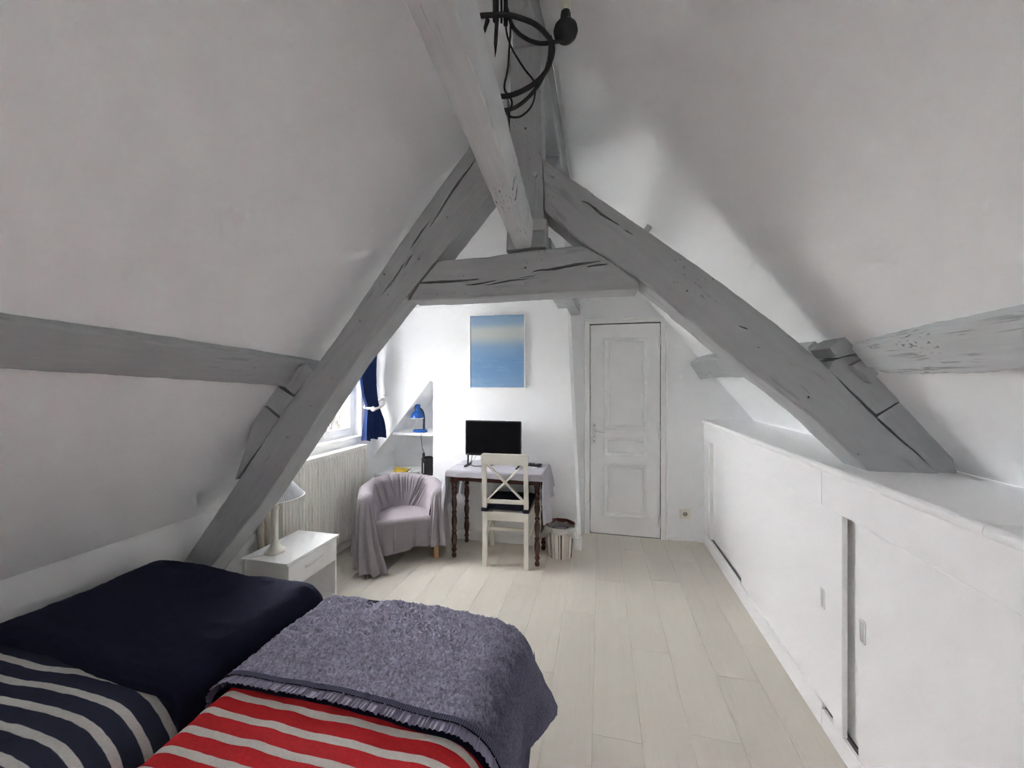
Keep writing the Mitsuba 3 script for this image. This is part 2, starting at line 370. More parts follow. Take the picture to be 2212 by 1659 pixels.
put_timber('collar_beam', slab([(-0.84 + 0.006, 1.955), (-0.745, 2.052), (-0.52, 2.056), (-0.299, 2.074), (-0.075, 2.083), (0.05, 1.997), (0.158, 1.912)],
                               [(-0.895, 1.868), (-0.7, 1.866), (-0.5, 1.868), (-0.3, 1.872), (-0.1, 1.874), (0.05, 1.876), (0.158, 1.876)], 0.15, n=60, seed=3, wob=0.003, per=10, step=0.011,
                               cracks=[face_crack(p, w, 0.09) for p, w in (([(-0.868, 1.947), (-0.817, 1.95), (-0.723, 1.949), (-0.647, 1.949), (-0.547, 1.954)], 0.009), ([(-0.609, 1.929), (-0.553, 1.931), (-0.464, 1.943)], 0.006),
                                       ([(-0.514, 1.922), (-0.466, 1.93), (-0.399, 1.94), (-0.326, 1.943)], 0.005), ([(-0.354, 1.95), (-0.319, 1.953), (-0.283, 1.955)], 0.003),
                                       ([(-0.298, 1.973), (-0.261, 1.981), (-0.235, 1.978), (-0.155, 1.988), (-0.098, 1.996), (-0.045, 2.0), (-0.002, 2.004)], 0.009), ([(-0.059, 1.982), (-0.036, 1.986), (0.03, 1.990)], 0.006))]
                               + [face_hole(x, z, r) for x, z, r in ((-0.62, 2.0, 0.003), (-0.62, 1.97, 0.003), (-0.45, 1.9, 0.003), (-0.75, 1.895, 0.003), (-0.61, 1.89, 0.003), (-0.33, 1.995, 0.004), (-0.33, 1.925, 0.003))]), off=4.2,
           label='short grey painted collar beam with long dark cracks joining the two rafters', cat='beam')
put_timber('king_post', slab([(-0.42, 2.078), (-0.41, 2.4), (-0.40, 2.79), (-0.403, 2.985)], [(-0.24, 2.085), (-0.243, 2.24), (-0.25, 2.44), (-0.256, 2.7), (-0.257, 2.985)], 0.15, seed=4, wob=0.002,
                             cracks=[face_crack([(-0.247, 2.44), (-0.247, 2.36), (-0.246, 2.27), (-0.245, 2.20)], 0.006), face_hole(-0.33, 2.62, 0.006), face_hole(-0.31, 2.48, 0.003)]), off=6.0,
           label='upright grey painted post rising from the collar beam to the ridge', cat='post')
pm = trimesh.creation.cylinder(0.012, 0.04, sections=10); pm.apply_transform(trimesh.geometry.align_vectors([0, 0, 1], TN)); pm.apply_translation(tp(-0.287, 2.406, -0.004 + 0.012))
put('king_post__peg', pm, 'peg_grey', 30)
put('king_post__tenon', prism(Polygon([(0, 0), (0.05, 0.0), (0.056, 0.04), (0.0, 0.045)]).buffer(0.003), 0.05, frame(tp(-0.293, 2.155, 0.03), [1, 0.041, 0], [0, 0, 1])), 'peg_grey', 20)

def beam_rings(rows): return np.array(rows, float)
# longitudinal beam on the collar: comes towards the camera overhead
def near_ring(y):
    t = (1.70 - y) / 1.05
    b, h = 2.078 + 0.0856 * (1.69 - y), 0.118 + 0.06 * t
    l, r = -0.380 + 0.033 * t, -0.303 + 0.043 * t
    r2 = -0.292 + 0.032 * t
    return [(l, y, b), (r, y, b + 0.002), (r2, y, b + h), (l - 0.005, y, b + h)]
put_timber('ridge_tie_beam', bsdf='pale_rough_timber', mt=timber(beam_rings([near_ring(y) for y in (1.69, 1.4, 1.0, 0.65, 0.2, -0.6, -1.4, -2.58)]), seed=5, wob=0.003, rough=0.003, round_=0.009), off=8.3,
           label='pale grey rough beam running overhead from the collar towards the viewer', cat='beam')
put_timber('ridge_tie_beam_001', timber(beam_rings([[(-0.375, y, b), (r, y, b), (r, y, b + 0.10), (-0.375 + d, y, b + 0.10)] for y, b, r, d in ((1.87, 2.085, -0.238, 0), (2.6, 2.11, -0.22, .03), (3.83, 2.145, -0.198, .07))]), seed=6, wob=0.004), off=9.4,
           label='short grey beam behind the collar ending at the chimney near the door', cat='beam')
put_timber('ridge_beam', timber(beam_rings([[(l, y, 2.985), (r, y, 2.985), (r + 0.02, y, 3.09), (l - 0.02, y, 3.09)] for y, l, r in ((-2.58, -0.37, -0.27), (1.6, -0.37, -0.268), (1.75, -0.40, -0.257), (3.83, -0.40, -0.25))]), seed=7, wob=0.003), off=11.0,
           label='grey ridge beam along the top of the ceiling behind the chandelier', cat='beam')
put_timber('ridge_brace', timber(beam_rings([[(-0.39, y, z), (-0.262, y, z), (-0.262, y + 0.10, z + 0.13 * 0 - 0.08), (-0.39, y + 0.10, z - 0.08)] for y, z in ((1.865, 2.46), (2.2, 2.71), (2.5, 2.95))]), seed=8, wob=0.002), off=12.6,
           label='grey diagonal brace from behind the king post up to the ridge', cat='beam')

# purlins along the slopes
def purlin(y_top_bot, side, p, seed, **kw):
    """rows (y, x_top, x_bottom, protrusion): the beam lies on the slope between x_top and x_bottom"""
    f, n = (ls, np.array([0.778, 0, -0.628])) if side < 0 else (rs, np.array([-0.778, 0, -0.628]))
    R = []
    for y, xt, xb, pr in y_top_bot:
        a, b = np.array([xt, y, f(xt)]), np.array([xb, y, f(xb)])
        R.append([a - n * 0.02, a + n * pr * 0.8, b + n * pr, b - n * 0.02])
    return timber(np.array(R), seed=seed, **kw)
put_timber('purlin_beam', purlin([(-2.58, -1.43, -1.53, .05), (0.0, -1.452, -1.55, .05), (0.66, -1.470, -1.564, .05), (0.9, -1.477, -1.573, .05), (1.3, -1.492, -1.59, .05), (1.82, -1.514, -1.615, .05), (1.95, -1.52, -1.62, .05)], -1, .05, 9, wob=0.004, round_=0.014), off=14.0,
           label='grey purlin beam along the sloping ceiling above the navy striped bed', cat='beam')
put_timber('purlin_beam_001', bsdf='pale_rough_timber', mt=purlin([(-2.58, 0.90, 1.05, .05), (0.2, 0.905, 1.03, .055), (1.09, 0.913, 1.005, .055), (1.30, 0.918, 1.015, .055), (1.50, 0.926, 1.012, .05), (1.62, 0.93, 1.008, .045), (1.70, 0.935, 1.0, .03)], 1, .05, 10, wob=0.005, round_=0.014, rough=0.004), off=16.0,
           label='pale grey rough purlin beam along the slope above the white cupboard, nearer than the rafter', cat='beam')
put_timber('purlin_beam_002', purlin([(1.93, 0.910, 1.0, .055), (2.2, 0.905, 1.0, .06), (2.8, 0.895, 1.0, .07), (3.3, 0.875, 0.985, .08), (3.55, 0.868, 0.975, .10), (3.83, 0.872, 0.98, .11)], 1, .05, 11, wob=0.005), off=18.0,
           label='grey purlin beam end beyond the rafter, running into the wall beside the door', cat='beam')

# blocks and wedges between rafter and purlin
def block(key, poly, t, off, seed, label, rnd=0.004):
    pg = Polygon(poly).buffer(-rnd, quad_segs=5).buffer(2 * rnd, quad_segs=5).buffer(-rnd, quad_segs=5)
    m = prism(pg, t, frame(tp(0, 0, off) - np.array([0, 0, 0]), [1, 0.041, 0], [0, 0, 1]))
    # local frame: x to the right, z up, extruded towards the camera; move the front face to off
    m.apply_translation(TN * t)
    m = m.subdivide_to_size(0.03)
    V = np.array(m.vertices); V += (meshkit.fbm(V * 14 + seed, 2, seed) - 0.5)[:, None] * 0.008 * nrg.choice([1, 1], (1,)) * np.array([0.6, -0.6, 0.6])
    return put_timber(key, (trimesh.Trimesh(V, m.faces, process=False), np.array([0.6, 0, -0.75]) if seed > 3 else np.array([0.6, 0, 0.75])), off=20 + seed, label=label, cat='wood block' if label else None)
block('wood_wedge', [(-1.893, 0.945), (-1.617, 1.287), (-1.712, 1.357), (-1.778, 1.266), (-1.824, 1.13)], 0.12, 0.02, 1, 'long grey wedge tapering down behind the rafter beside the bed, lowest of three')
block('wood_wedge_001', [(-1.608, 1.298), (-1.530, 1.400), (-1.634, 1.460), (-1.704, 1.368)], 0.12, 0.02, 2, 'square grey block in the middle of the three beside the bed rafter')
block('wood_wedge_002', [(-1.582, 1.460), (-1.524, 1.412), (-1.41, 1.53), (-1.455, 1.578), (-1.505, 1.548)], 0.10, 0.01, 3, 'grey block under the bed side purlin end, topmost of three at the rafter')
block('wood_wedge_003', [(1.043, 1.345), (1.124, 1.407), (1.213, 1.303), (1.277, 1.222), (1.302, 1.138), (1.238, 1.138)], 0.13, 0.015, 4, 'long grey scratched wedge standing on the cupboard top behind the rafter')
block('wood_wedge_004', [(1.036, 1.354), (0.876, 1.528), (0.890, 1.562), (0.925, 1.578), (0.961, 1.582), (0.992, 1.573), (1.039, 1.535), (1.122, 1.413)], 0.13, 0.01, 5, 'square grey block between the rafter and the purlin above the cupboard')
block('wood_wedge_004__face', [(0.94, 1.545), (0.985, 1.572), (1.034, 1.521), (0.998, 1.475)], 0.03, -0.018, 6, None)
block('wood_wedge_005', [(0.863, 1.612), (0.895, 1.642), (0.918, 1.654), (0.942, 1.657), (0.968, 1.654), (1.0, 1.643), (1.028, 1.627), (1.052, 1.600), (1.072, 1.570), (1.05, 1.556), (1.026, 1.550), (1.005, 1.572), (0.988, 1.584), (0.965, 1.589), (0.932, 1.586), (0.905, 1.578), (0.885, 1.577)], 0.14, -0.02, 7, 'curved grey wooden wedge curling over the top of the block by the purlin', 0.006)
block('wood_wedge_006', [(1.052, 1.552), (1.076, 1.56), (1.104, 1.525), (1.064, 1.522)], 0.12, 0.0, 8, 'small grey chip of wood wedged under the purlin end')

# ---------------------------------------------------------------- window, door, cupboards
tag('window_1', None, None, None, 'structure')
wx = XL - 0.13
def ring_frame(x0, x1, a0, a1, b0, b1, w, c=0.004):
    return cat_(cbox(x0, x1, a0, a0 + w, b0, b1, c), cbox(x0, x1, a1 - w, a1, b0, b1, c), cbox(x0, x1, a0 + w, a1 - w, b0, b0 + w, c), cbox(x0, x1, a0 + w, a1 - w, b1 - w, b1, c))
put('window_1__frame', ring_frame(wx, wx + 0.06, W0, W1, WZ0, WZ1, 0.035), 'white_gloss', 20)
wm = (W0 + W1) / 2
for a, b in ((W0 + 0.03, wm + 0.002), (wm - 0.002 + 0.004, W1 - 0.03)):
    s = put('window_1__sash', ring_frame(wx + 0.012, wx + 0.066, a, b, WZ0 + 0.03, WZ1 - 0.03, 0.055), 'white_gloss', 20)
    put(s + '__pane', cbox(wx + 0.036, wx + 0.0362, a + 0.05, b - 0.05, WZ0 + 0.08, WZ1 - 0.08, 0.00005) if False else grid(np.array([[[wx + 0.036, a + 0.05, WZ0 + 0.08], [wx + 0.036, a + 0.05, WZ1 - 0.08]], [[wx + 0.036, b - 0.05, WZ0 + 0.08], [wx + 0.036, b - 0.05, WZ1 - 0.08]]])), 'pane_glass', False)
put('window_1__mullion_strip', cbox(wx + 0.06, wx + 0.078, wm - 0.018, wm + 0.018, WZ0 + 0.04, WZ1 - 0.04, 0.004), 'white_gloss', 20)
put('window_1__handle', cat_(cbox(wx + 0.076, wx + 0.084, wm - 0.012, wm + 0.012, 1.36, 1.50, 0.003), cbox(wx + 0.084, wx + 0.112, wm - 0.008, wm + 0.008, 1.43, 1.446, 0.003), cbox(wx + 0.10, wx + 0.114, wm - 0.009, wm + 0.009, 1.33, 1.446, 0.004)), 'metal_white', 20)
put('window_1__sill', cbox(XL - 0.07, XL + 0.008, W0 - 0.02, W1 + 0.02, WZ0 - 0.02, WZ0 + 0.003, 0.005), 'white_gloss', 20)
# roof window added in the left slope for fill light, unseen behind the viewer
tag('window_2', None, None, None, 'structure')
kn = np.array([-0.778, 0, 0.628]); kd = np.array([0.628, 0, 0.778])     # out of the roof, up the slope
kL = (KX1 - KX0) / 0.628; k0 = np.array([KX0, KY0, ls(KX0)]); kW = KY1 - KY0
Mk = np.eye(4); Mk[:3, 0], Mk[:3, 1], Mk[:3, 2], Mk[:3, 3] = kd, [0, 1, 0], -kn, k0
def kbox(*a): m = cbox(*a); m.apply_transform(Mk); return m
put('window_2__frame', cat_(kbox(-0.01, 0.03, -0.03, kW + 0.03, -0.16, 0.004), kbox(kL - 0.03, kL + 0.01, -0.03, kW + 0.03, -0.16, 0.004), kbox(0.03, kL - 0.03, -0.03, 0.01, -0.16, 0.004), kbox(0.03, kL - 0.03, kW - 0.01, kW + 0.03, -0.16, 0.004)), 'white_gloss', 20)
put('window_2__sash', cat_(kbox(0.03, 0.075, 0.01, kW - 0.01, -0.12, -0.07), kbox(kL - 0.075, kL - 0.03, 0.01, kW - 0.01, -0.12, -0.07), kbox(0.075, kL - 0.075, 0.01, 0.055, -0.12, -0.07), kbox(0.075, kL - 0.075, kW - 0.055, kW - 0.01, -0.12, -0.07)), 'white_gloss', 20)
kp = flat(sbox(0.07, 0.05, kL - 0.07, kW - 0.05), 'z', -0.095); kp.apply_transform(Mk); put('window_2__pane', kp, 'pane_glass', False)

# door with three moulded panels
tag('door_1', None, None, None, 'structure')
dy = YB + 0.004
px0, px1 = 0.035, 0.425
panels = [(1.02, 1.90), (0.765, 0.945), (0.18, 0.685)]
leafp = sbox(DX0 + 0.006, 0.006, DX1 - 0.004, DTOP - 0.008)
holes = [sbox(px0 + 0.012, a + 0.012, px1 - 0.012, b - 0.012) for a, b in panels]
rails = leafp
for h in holes: rails = rails.difference(h)
Mdoor = frame((0, dy + 0.036, 0), [1, 0, 0], [0, 0, 1])
put('door_1__leaf', cat_(prism(rails, 0.036, Mdoor), prism(leafp, 0.029, Mdoor)), 'door_paint', 20)
for k, (a, b) in enumerate(panels):
    put('door_1__panel', cbox(px0 + 0.045, px1 - 0.045, dy + 0.004, dy + 0.03, a + 0.045, b - 0.045, 0.004) if b - a > 0.2 else cbox(px0 + 0.035, px1 - 0.035, dy + 0.004, dy + 0.03, a + 0.04, b - 0.04, 0.004), 'door_paint', 20)
    o = [(px0, a), (px1, a), (px1, b), (px0, b)]
    R = []
    for (x, z), (sx, sz) in zip(o, ((1, 1), (-1, 1), (-1, -1), (1, -1))):
        R.append([(x + sx * d, dy - e, z + sz * d) for d, e in ((0, 0), (0.005, 0.003), (0.013, 0.0035), (0.020, 0.0), (0.030, -0.006))])
    R = np.array(R + R[:1])
    put('door_1__moulding', grid(R, True), 'door_paint', 25)
hm = cat_(prism(sbox(-0.085, 0.885, -0.048, 1.075).buffer(0.006), 0.004, frame((0, dy, 0), [1, 0, 0], [0, 0, 1])))
hm = cbox(-0.078, -0.046, dy - 0.005, dy, 0.875, 1.075, 0.003)
hd = put('door_1__handle', cat_(tube([(-0.062, dy - 0.004, 1.005), (-0.062, dy - 0.045, 1.005)], 0.009, 12), tube(spline([(-0.062, dy - 0.045, 1.005), (-0.04, dy - 0.05, 1.007), (0.0, dy - 0.048, 1.0), (0.038, dy - 0.046, 0.998)], 16), 0.0085, 12)), 'metal_white', 40)
put('door_1__handle_plate', hm, 'metal_white', 20)
for z in (1.055, 0.945, 0.905):
    c = trimesh.creation.cylinder(0.005, 0.002, sections=12); c.apply_transform(trimesh.geometry.align_vectors([0, 0, 1], [0, 1, 0])); c.apply_translation((-0.062, dy - 0.0058, z))
    put('door_1__keyhole', c, 'hole_dark', 20)
for z in (1.86, 0.97, 0.16):
    put('door_1__hinge', cat_(tube([(DX1 + 0.004, YB - 0.012, z - 0.05), (DX1 + 0.004, YB - 0.012, z + 0.05)], 0.009, 12), cbox(DX1 - 0.02, DX1 + 0.012, YB - 0.006, YB + 0.004, z - 0.045, z + 0.045, 0.002)), 'metal_white', 30)
tag('trim_1', None, None, None, 'structure')
fx0, fx1, fz = -0.158, 0.606, 2.092
put('trim_1', cat_(cbox(fx0, DX0, YB - 0.022, YB + 0.004, 0, fz, 0.004), cbox(DX1, fx1, YB - 0.022, YB + 0.004, 0, fz, 0.004), cbox(fx0, fx1, YB - 0.0215, YB + 0.004, DTOP, fz, 0.004),
                   cbox(fx0 - 0.0, fx0 + 0.018, YB - 0.03, YB - 0.02, 0, fz, 0.004), cbox(fx1 - 0.018, fx1, YB - 0.03, YB - 0.02, 0, fz, 0.004), cbox(fx0, fx1, YB - 0.0295, YB - 0.02, fz - 0.018, fz, 0.004)), 'door_paint', 20)
put('trim_2', cat_(cbox(DX0 - 0.06, DX0, YB + 0.004, YB + 0.09, 0, DTOP + 0.06, 0.002), cbox(DX1, DX1 + 0.06, YB + 0.004, YB + 0.09, 0, DTOP + 0.06, 0.002), cbox(DX0, DX1, YB + 0.004, YB + 0.09, DTOP, DTOP + 0.06, 0.002), cbox(DX0, DX1, YB + 0.004, YB + 0.09, -0.01, 0.001, 0.001)), 'groove_dark', 20, kind='structure')

# socket
t = 'wall_socket'
tag(t, 'ivory wall socket low on the wall between the door and the cupboard', 'socket')
sq = sbox(0.718, 0.212, 0.806, 0.296).buffer(-0.006).buffer(0.006); ci = shapely.Point(0.762, 0.254)
Ms = frame((0, YB, 0), [1, 0, 0], [0, 0, 1])
put(t + '__plate', prism(sq.difference(ci.buffer(0.022)), 0.010, Ms), 'ivory_plastic', 25)
put(t + '__well', prism(ci.buffer(0.022), 0.002, Ms), P('socket_well', (.33, .31, .25), 0.5), 25)
put(t + '__pin', tube([(0.762, YB - 0.002, 0.264), (0.762, YB - 0.010, 0.264)], 0.0028, 8), 'chrome', 30)
for dx in (-0.0095, 0.0095):
    c = tube([(0.762 + dx, YB - 0.0018, 0.250), (0.762 + dx, YB - 0.0028, 0.250)], 0.0032, 8); put(t + '__hole', c, 'hole_dark', 30)

# built-in cupboards under the slope and the board on top
CX0 = 0.92
def cup(name, y0, y1, label): tag(name, label, 'cupboard')
def handle(parent, y, z, x):
    st = sbox(y - 0.006, z - 0.033, y + 0.006, z + 0.033).buffer(0.011)
    M = frame((x, 0, 0), [0, 1, 0], [0, 0, 1])
    h = put(parent + '__handle', (lambda m: (m.apply_translation((-0.003, 0, 0)), m)[-1])(prism(st.difference(st.buffer(-0.0055)), 0.0045, M)), 'metal_white', 25)
    put(h + '__finger_pull', (lambda m: (m.apply_translation((-0.0012, 0, 0)), m)[-1])(prism(st.buffer(-0.005), 0.001, M)), 'recess_grey', 25)
u1, u2 = 'built_in_cupboard', 'built_in_cupboard_001'
tag(u1, 'white built-in cupboard with sliding doors under the slope, adjoining the door wall', 'cupboard')
tag(u2, 'white built-in cupboard with a narrow open gap beside its sliding door, nearest the viewer', 'cupboard')
put(u1 + '__header', cbox(CX0, CX0 + 0.02, 1.903, YB, 0.955, 1.100, 0.002), 'shelf_white', 20)
put(u1 + '__plinth', cbox(CX0, CX0 + 0.018, 1.903, YB, 0.0, 0.108, 0.003), 'shelf_white', 20)
put(u1 + '__stile', cbox(CX0 + 0.0, CX0 + 0.02, 3.70, YB, 0.108, 0.955, 0.004), 'shelf_white', 20)
put(u1 + '__jamb', cbox(CX0 + 0.006, CX0 + 0.06, 3.66, 3.70, 0.10, 0.96, 0.003), 'shelf_white', 20)
d = put(u1 + '__door', cbox(CX0 + 0.010, CX0 + 0.028, 1.8245, 2.90, 0.10, 0.9545, 0.002), 'shelf_white', 20)
handle(d, 1.911, 0.55, CX0 + 0.010)
put(u1 + '__door', cbox(CX0 + 0.036, CX0 + 0.052, 2.75, 3.70, 0.102, 0.965, 0.002), 'shelf_white', 20)
put(u1 + '__track', cat_(cbox(CX0 + 0.018, CX0 + 0.075, 1.903, YB, 0.085, 0.092, 0.001), cbox(CX0 + 0.031, CX0 + 0.034, 1.903, YB, 0.092, 0.100, 0.001)), P('track_grey', (.30, .30, .30), 0.4, 0.4), 20)
put(u1 + '__shelf_back', cbox(CX0 + 0.075, CX0 + 0.09, 1.905, YB - 0.002, 0.0, 1.10, 0.002), 'shelf_white', 20)
put(u2 + '__header', cbox(CX0, CX0 + 0.02, YF + 0.01, 1.90, 0.955, 1.100, 0.002), 'shelf_white', 20)
put(u2 + '__plinth', cbox(CX0, CX0 + 0.018, YF + 0.01, 1.90, 0.0, 0.085, 0.003), 'shelf_white', 20)
put(u2 + '__stile', cbox(CX0, CX0 + 0.02, 1.757, 1.822, 0.085, 0.955, 0.003), 'shelf_white', 20)
d = put(u2 + '__door', cbox(CX0 + 0.004, CX0 + 0.022, 0.35, 1.668, 0.075, 0.9545, 0.002), 'shelf_white', 20)
handle(d, 1.642, 0.575, CX0 + 0.004)
put(u2 + '__door', cbox(CX0 + 0.038, CX0 + 0.054, 0.9, 1.80, 0.081, 0.965, 0.002), 'shelf_white', 20)
put(u2 + '__door', cbox(CX0 + 0.004, CX0 + 0.022, -1.1, 0.345, 0.075, 0.965, 0.002), 'shelf_white', 20)
put(u2 + '__panel', cbox(CX0 + 0.004, CX0 + 0.022, YF + 0.01, -1.105, 0.075, 0.965, 0.002), 'shelf_white', 20)
put(u2 + '__track', cat_(cbox(CX0 + 0.018, CX0 + 0.075, YF + 0.01, 1.90, 0.062, 0.07, 0.001), cbox(CX0 + 0.030, CX0 + 0.033, YF + 0.01, 1.90, 0.07, 0.079, 0.001)), 'track_grey', 20)
# the top board with its rounded nose, in two lengths
th = np.linspace(-math.pi / 2, math.pi / 2, 9)
prof = [(CX0 - 0.004 - 0.017 * math.cos(a), 1.119 + 0.0175 * math.sin(a)) for a in th]
prof = [(XR - 0.004, 1.115)] + [(CX0 + 0.03, 1.115), (CX0 - 0.003, 1.1015)] + prof[1:] + [(XR - 0.003, 1.1365)]
def nose(y0, y1): return prism(Polygon(prof), y1 - y0, frame((0, y1, 0), [1, 0, 0], [0, 0, 1]))
put('cupboard_top', nose(1.163, YB - 0.002), 'shelf_white', 30, 'long white board with a rounded front edge on top of the built-in cupboards', 'worktop')
put('cupboard_top__end_length', nose(YF + 0.01, 1.1605), 'shelf_white', 30)

# radiator, pipes
t = 'radiator'
tag(t, 'white ribbed panel radiator under the window behind the armchair', 'radiator')
ra0, ra1, rz0, rz1, rx = 2.20, 3.17, 0.135, 0.90, -2.105
nr = 30; yy, zz = [], []
for k in range(nr):
    p0 = ra0 + 0.012 + (ra1 - ra0 - 0.024) * k / nr; w = (ra1 - ra0 - 0.024) / nr
    for f, dx in ((0, -0.012), (0.16, -0.012), (0.30, 0.006), (0.42, 0.0135), (0.60, 0.0135), (0.72, 0.006), (0.86, -0.012)):
        yy.append(p0 + f * w); zz.append(dx)
yy, zz = np.array(yy + [ra1 - 0.012]), np.array(zz + [0])
rows = []
for z, s in ((rz0, 0), (rz0 + 0.012, 0.15), (rz0 + 0.035, 1), (rz1 - 0.05, 1), (rz1 - 0.03, 0.15), (rz1 - 0.012, 0)):
    rows.append(np.stack([rx - 0.013 + zz * s, yy, np.full(len(yy), z)], 1))
put(t + '__front_panel', grid(np.array(rows), True), 'radiator_paint', 25)
put(t + '__side_panel', cbox(-2.195, rx - 0.004, ra0, ra0 + 0.012, rz0, rz1, 0.003), 'radiator_paint', 20)
put(t + '__side_panel', cbox(-2.195, rx - 0.004, ra1 - 0.012, ra1, rz0, rz1, 0.003), 'radiator_paint', 20)
tp_ = sbox(ra0, -2.196, ra1, rx - 0.002)
gr = [sbox(ra0 + 0.03 + k * 0.028, -2.185, ra0 + 0.05 + k * 0.028, rx - 0.02) for k in range(33)]
for g in gr: tp_ = tp_.difference(g)
m = prism(tp_, 0.01, np.array([[0, 1, 0, 0], [1, 0, 0, 0], [0, 0, -1, rz1 + 0.002], [0, 0, 0, 1.0]]))
put(t + '__top_grille', m, 'radiator_paint', 20)
put(t + '__back_panel', cbox(-2.195, -2.18, ra0 + 0.012, ra1 - 0.012, rz0, rz1 - 0.02, 0.003), 'radiator_paint', 20)
put(t + '__valve', cat_(tube([(-2.15, ra1 + 0.028, 0.16), (-2.15, ra1 + 0.028, 0.30)], 0.018, 12), tube([(-2.15, ra1 - 0.005, 0.2), (-2.15, ra1 + 0.03, 0.2)], 0.011, 10)), 'off_white', 30)
t = 'heating_pipe'
for k, (y, r) in enumerate(((2.09, 0.020), (2.14, 0.020))):
    put(t, tube([(-2.178, y, 0.0), (-2.178, y, 1.05)], r, 16), P('pipe_taupe_%d' % k, (.50, .45, .38), 0.45), 40,
        ('pale taupe vertical heating pipe behind the lamp, nearer the bed' if k == 0 else 'pale taupe vertical heating pipe between the lamp and the radiator'), 'pipe')
for z, nm in ((0.120, 'upper'), (0.090, 'lower')):
    put(t, tube([(-2.185, 2.16, z), (-2.185, 3.40, z)], 0.012, 12), 'radiator_paint', 40, 'thin white heating pipe along the wall under the radiator, %s of the pair' % nm, 'pipe')

# ---------------------------------------------------------------- things on the chimney wall and in the niche
t = 'painting'
tag(t, 'blue and white seascape canvas hanging above the monitor', 'painting')
qx0, qx1, qz0, qz1 = -1.192, -0.668, 1.424, 2.098
def paint_tex(p, n, uv):
    h = (p.z - qz0) / (qz1 - qz0)
    w = 0.035 * (fbm(p.x * 3, p.z * 5, 2, 3) - 0.5) + 0.02 * (fbm(p.x * 9, p.z * 40, 1, 3) - 0.5)
    h = h + w
    c = mix((0.245, 0.43, 0.70), (0.185, 0.37, 0.66), smoothstep(0.0, 0.30, h))
    c = mix(c, mi.Color3f(0.27, 0.45, 0.70), smoothstep(0.35, 0.55, h))
    c = mix(c, mi.Color3f(0.60, 0.665, 0.68), smoothstep(0.52, 0.73, h))
    c = mix(c, mi.Color3f(0.33, 0.49, 0.68), smoothstep(0.78, 0.90, h))
    c = mix(c, mi.Color3f(0.25, 0.41, 0.63), smoothstep(0.88, 1.0, h))
    s = smoothstep(0.56, 0.72, fbm(p.x * 10, p.z * 55, 7, 3)) * smoothstep(0.55, 0.3, h)
    return mix(c, mi.Color3f(0.36, 0.50, 0.72), 0.35 * s) * mi.Color3f(0.82, 0.79, 0.76)
P('painted_canvas', (.3, .4, .6), 0.6, 0.3, paint_tex, lambda p, n, uv: 0.004 * fbm(p.x * 30, p.z * 70, 3, 3), 1.0)
put(t + '__canvas', cbox(qx0 + 0.006, qx1 - 0.006, YC - 0.022, YC - 0.002, qz0 + 0.006, qz1 - 0.006, 0.002), 'painted_canvas', 20)
put(t + '__frame', cat_(cbox(qx0, qx0 + 0.006, YC - 0.026, YC - 0.001, qz0, qz1, 0.001), cbox(qx1 - 0.006, qx1, YC - 0.026, YC - 0.001, qz0, qz1, 0.001), cbox(qx0 + 0.006, qx1 - 0.006, YC - 0.026, YC - 0.001, qz0, qz0 + 0.006, 0.001), cbox(qx0 + 0.006, qx1 - 0.006, YC - 0.026, YC - 0.001, qz1 - 0.006, qz1, 0.001)), 'shelf_white', 20)

put('niche_shelf', (lambda m: m)(prism(Polygon([(-2.03 + 0.03, YC - 0.002), (-1.574, YC - 0.002), (-1.574, YB - 0.001), (-2.03 + 0.03, YB - 0.001)]), 0.024, frame((0, 0, 0.958), [1, 0, 0], [0, 1, 0]))), 'shelf_white', 20,
    'thin white shelf in the triangular niche under the blue lamp', 'shelf')

t = 'desk_lamp'
LX, LY, LZ = -1.752, 3.52, 0.9825
tag(t, 'small glossy blue desk lamp with a black gooseneck on the niche shelf', 'lamp')
e = shapely.affinity.scale(shapely.Point(0, 0).buffer(1, 24), 0.072, 0.05)
import shapely.affinity
put(t + '__base', cat_(prism(e, 0.016, frame((LX, LY, LZ + 0.004), [1, 0, 0], [0, 1, 0])), prism(e.buffer(-0.008), 0.022, frame((LX, LY, LZ + 0.004), [1, 0, 0], [0, 1, 0])), prism(e.buffer(0.0015), 0.005, frame((LX, LY, LZ), [1, 0, 0], [0, 1, 0]))), 'blue_plastic', 40)
put(t + '__gooseneck', tube(spline([(LX + 0.04, LY + 0.005, LZ + 0.02), (LX + 0.038, LY + 0.006, LZ + 0.12), (LX + 0.03, LY + 0.006, LZ + 0.185), (LX + 0.008, LY + 0.004, LZ + 0.225), (LX - 0.02, LY + 0.002, LZ + 0.232)], 40), 0.0105 + 0.0012 * (np.arange(40) % 2), 12), 'blue_dark', 40)
hx = LX - 0.028
put(t + '__shade', lathe([(0.0705, 0.140), (0.069, 0.150), (0.062, 0.170), (0.050, 0.190), (0.037, 0.204), (0.0285, 0.211), (0.0275, 0.216), (0.0265, 0.268), (0.024, 0.273), (0.0, 0.274)], (hx, LY, LZ), 36), 'blue_plastic', 40)
put(t + '__shade__rim', lathe([(0.0708, 0.137), (0.0722, 0.1385), (0.0722, 0.141), (0.0700, 0.142), (0.066, 0.140), (0.0708, 0.137)], (hx, LY, LZ), 36), 'white_gloss', 40)
put(t + '__shade__bulb', (lambda m: (m.apply_translation((hx, LY, LZ + 0.168)), m)[-1])(trimesh.creation.icosphere(2, 0.028)), 'white_gloss', True)
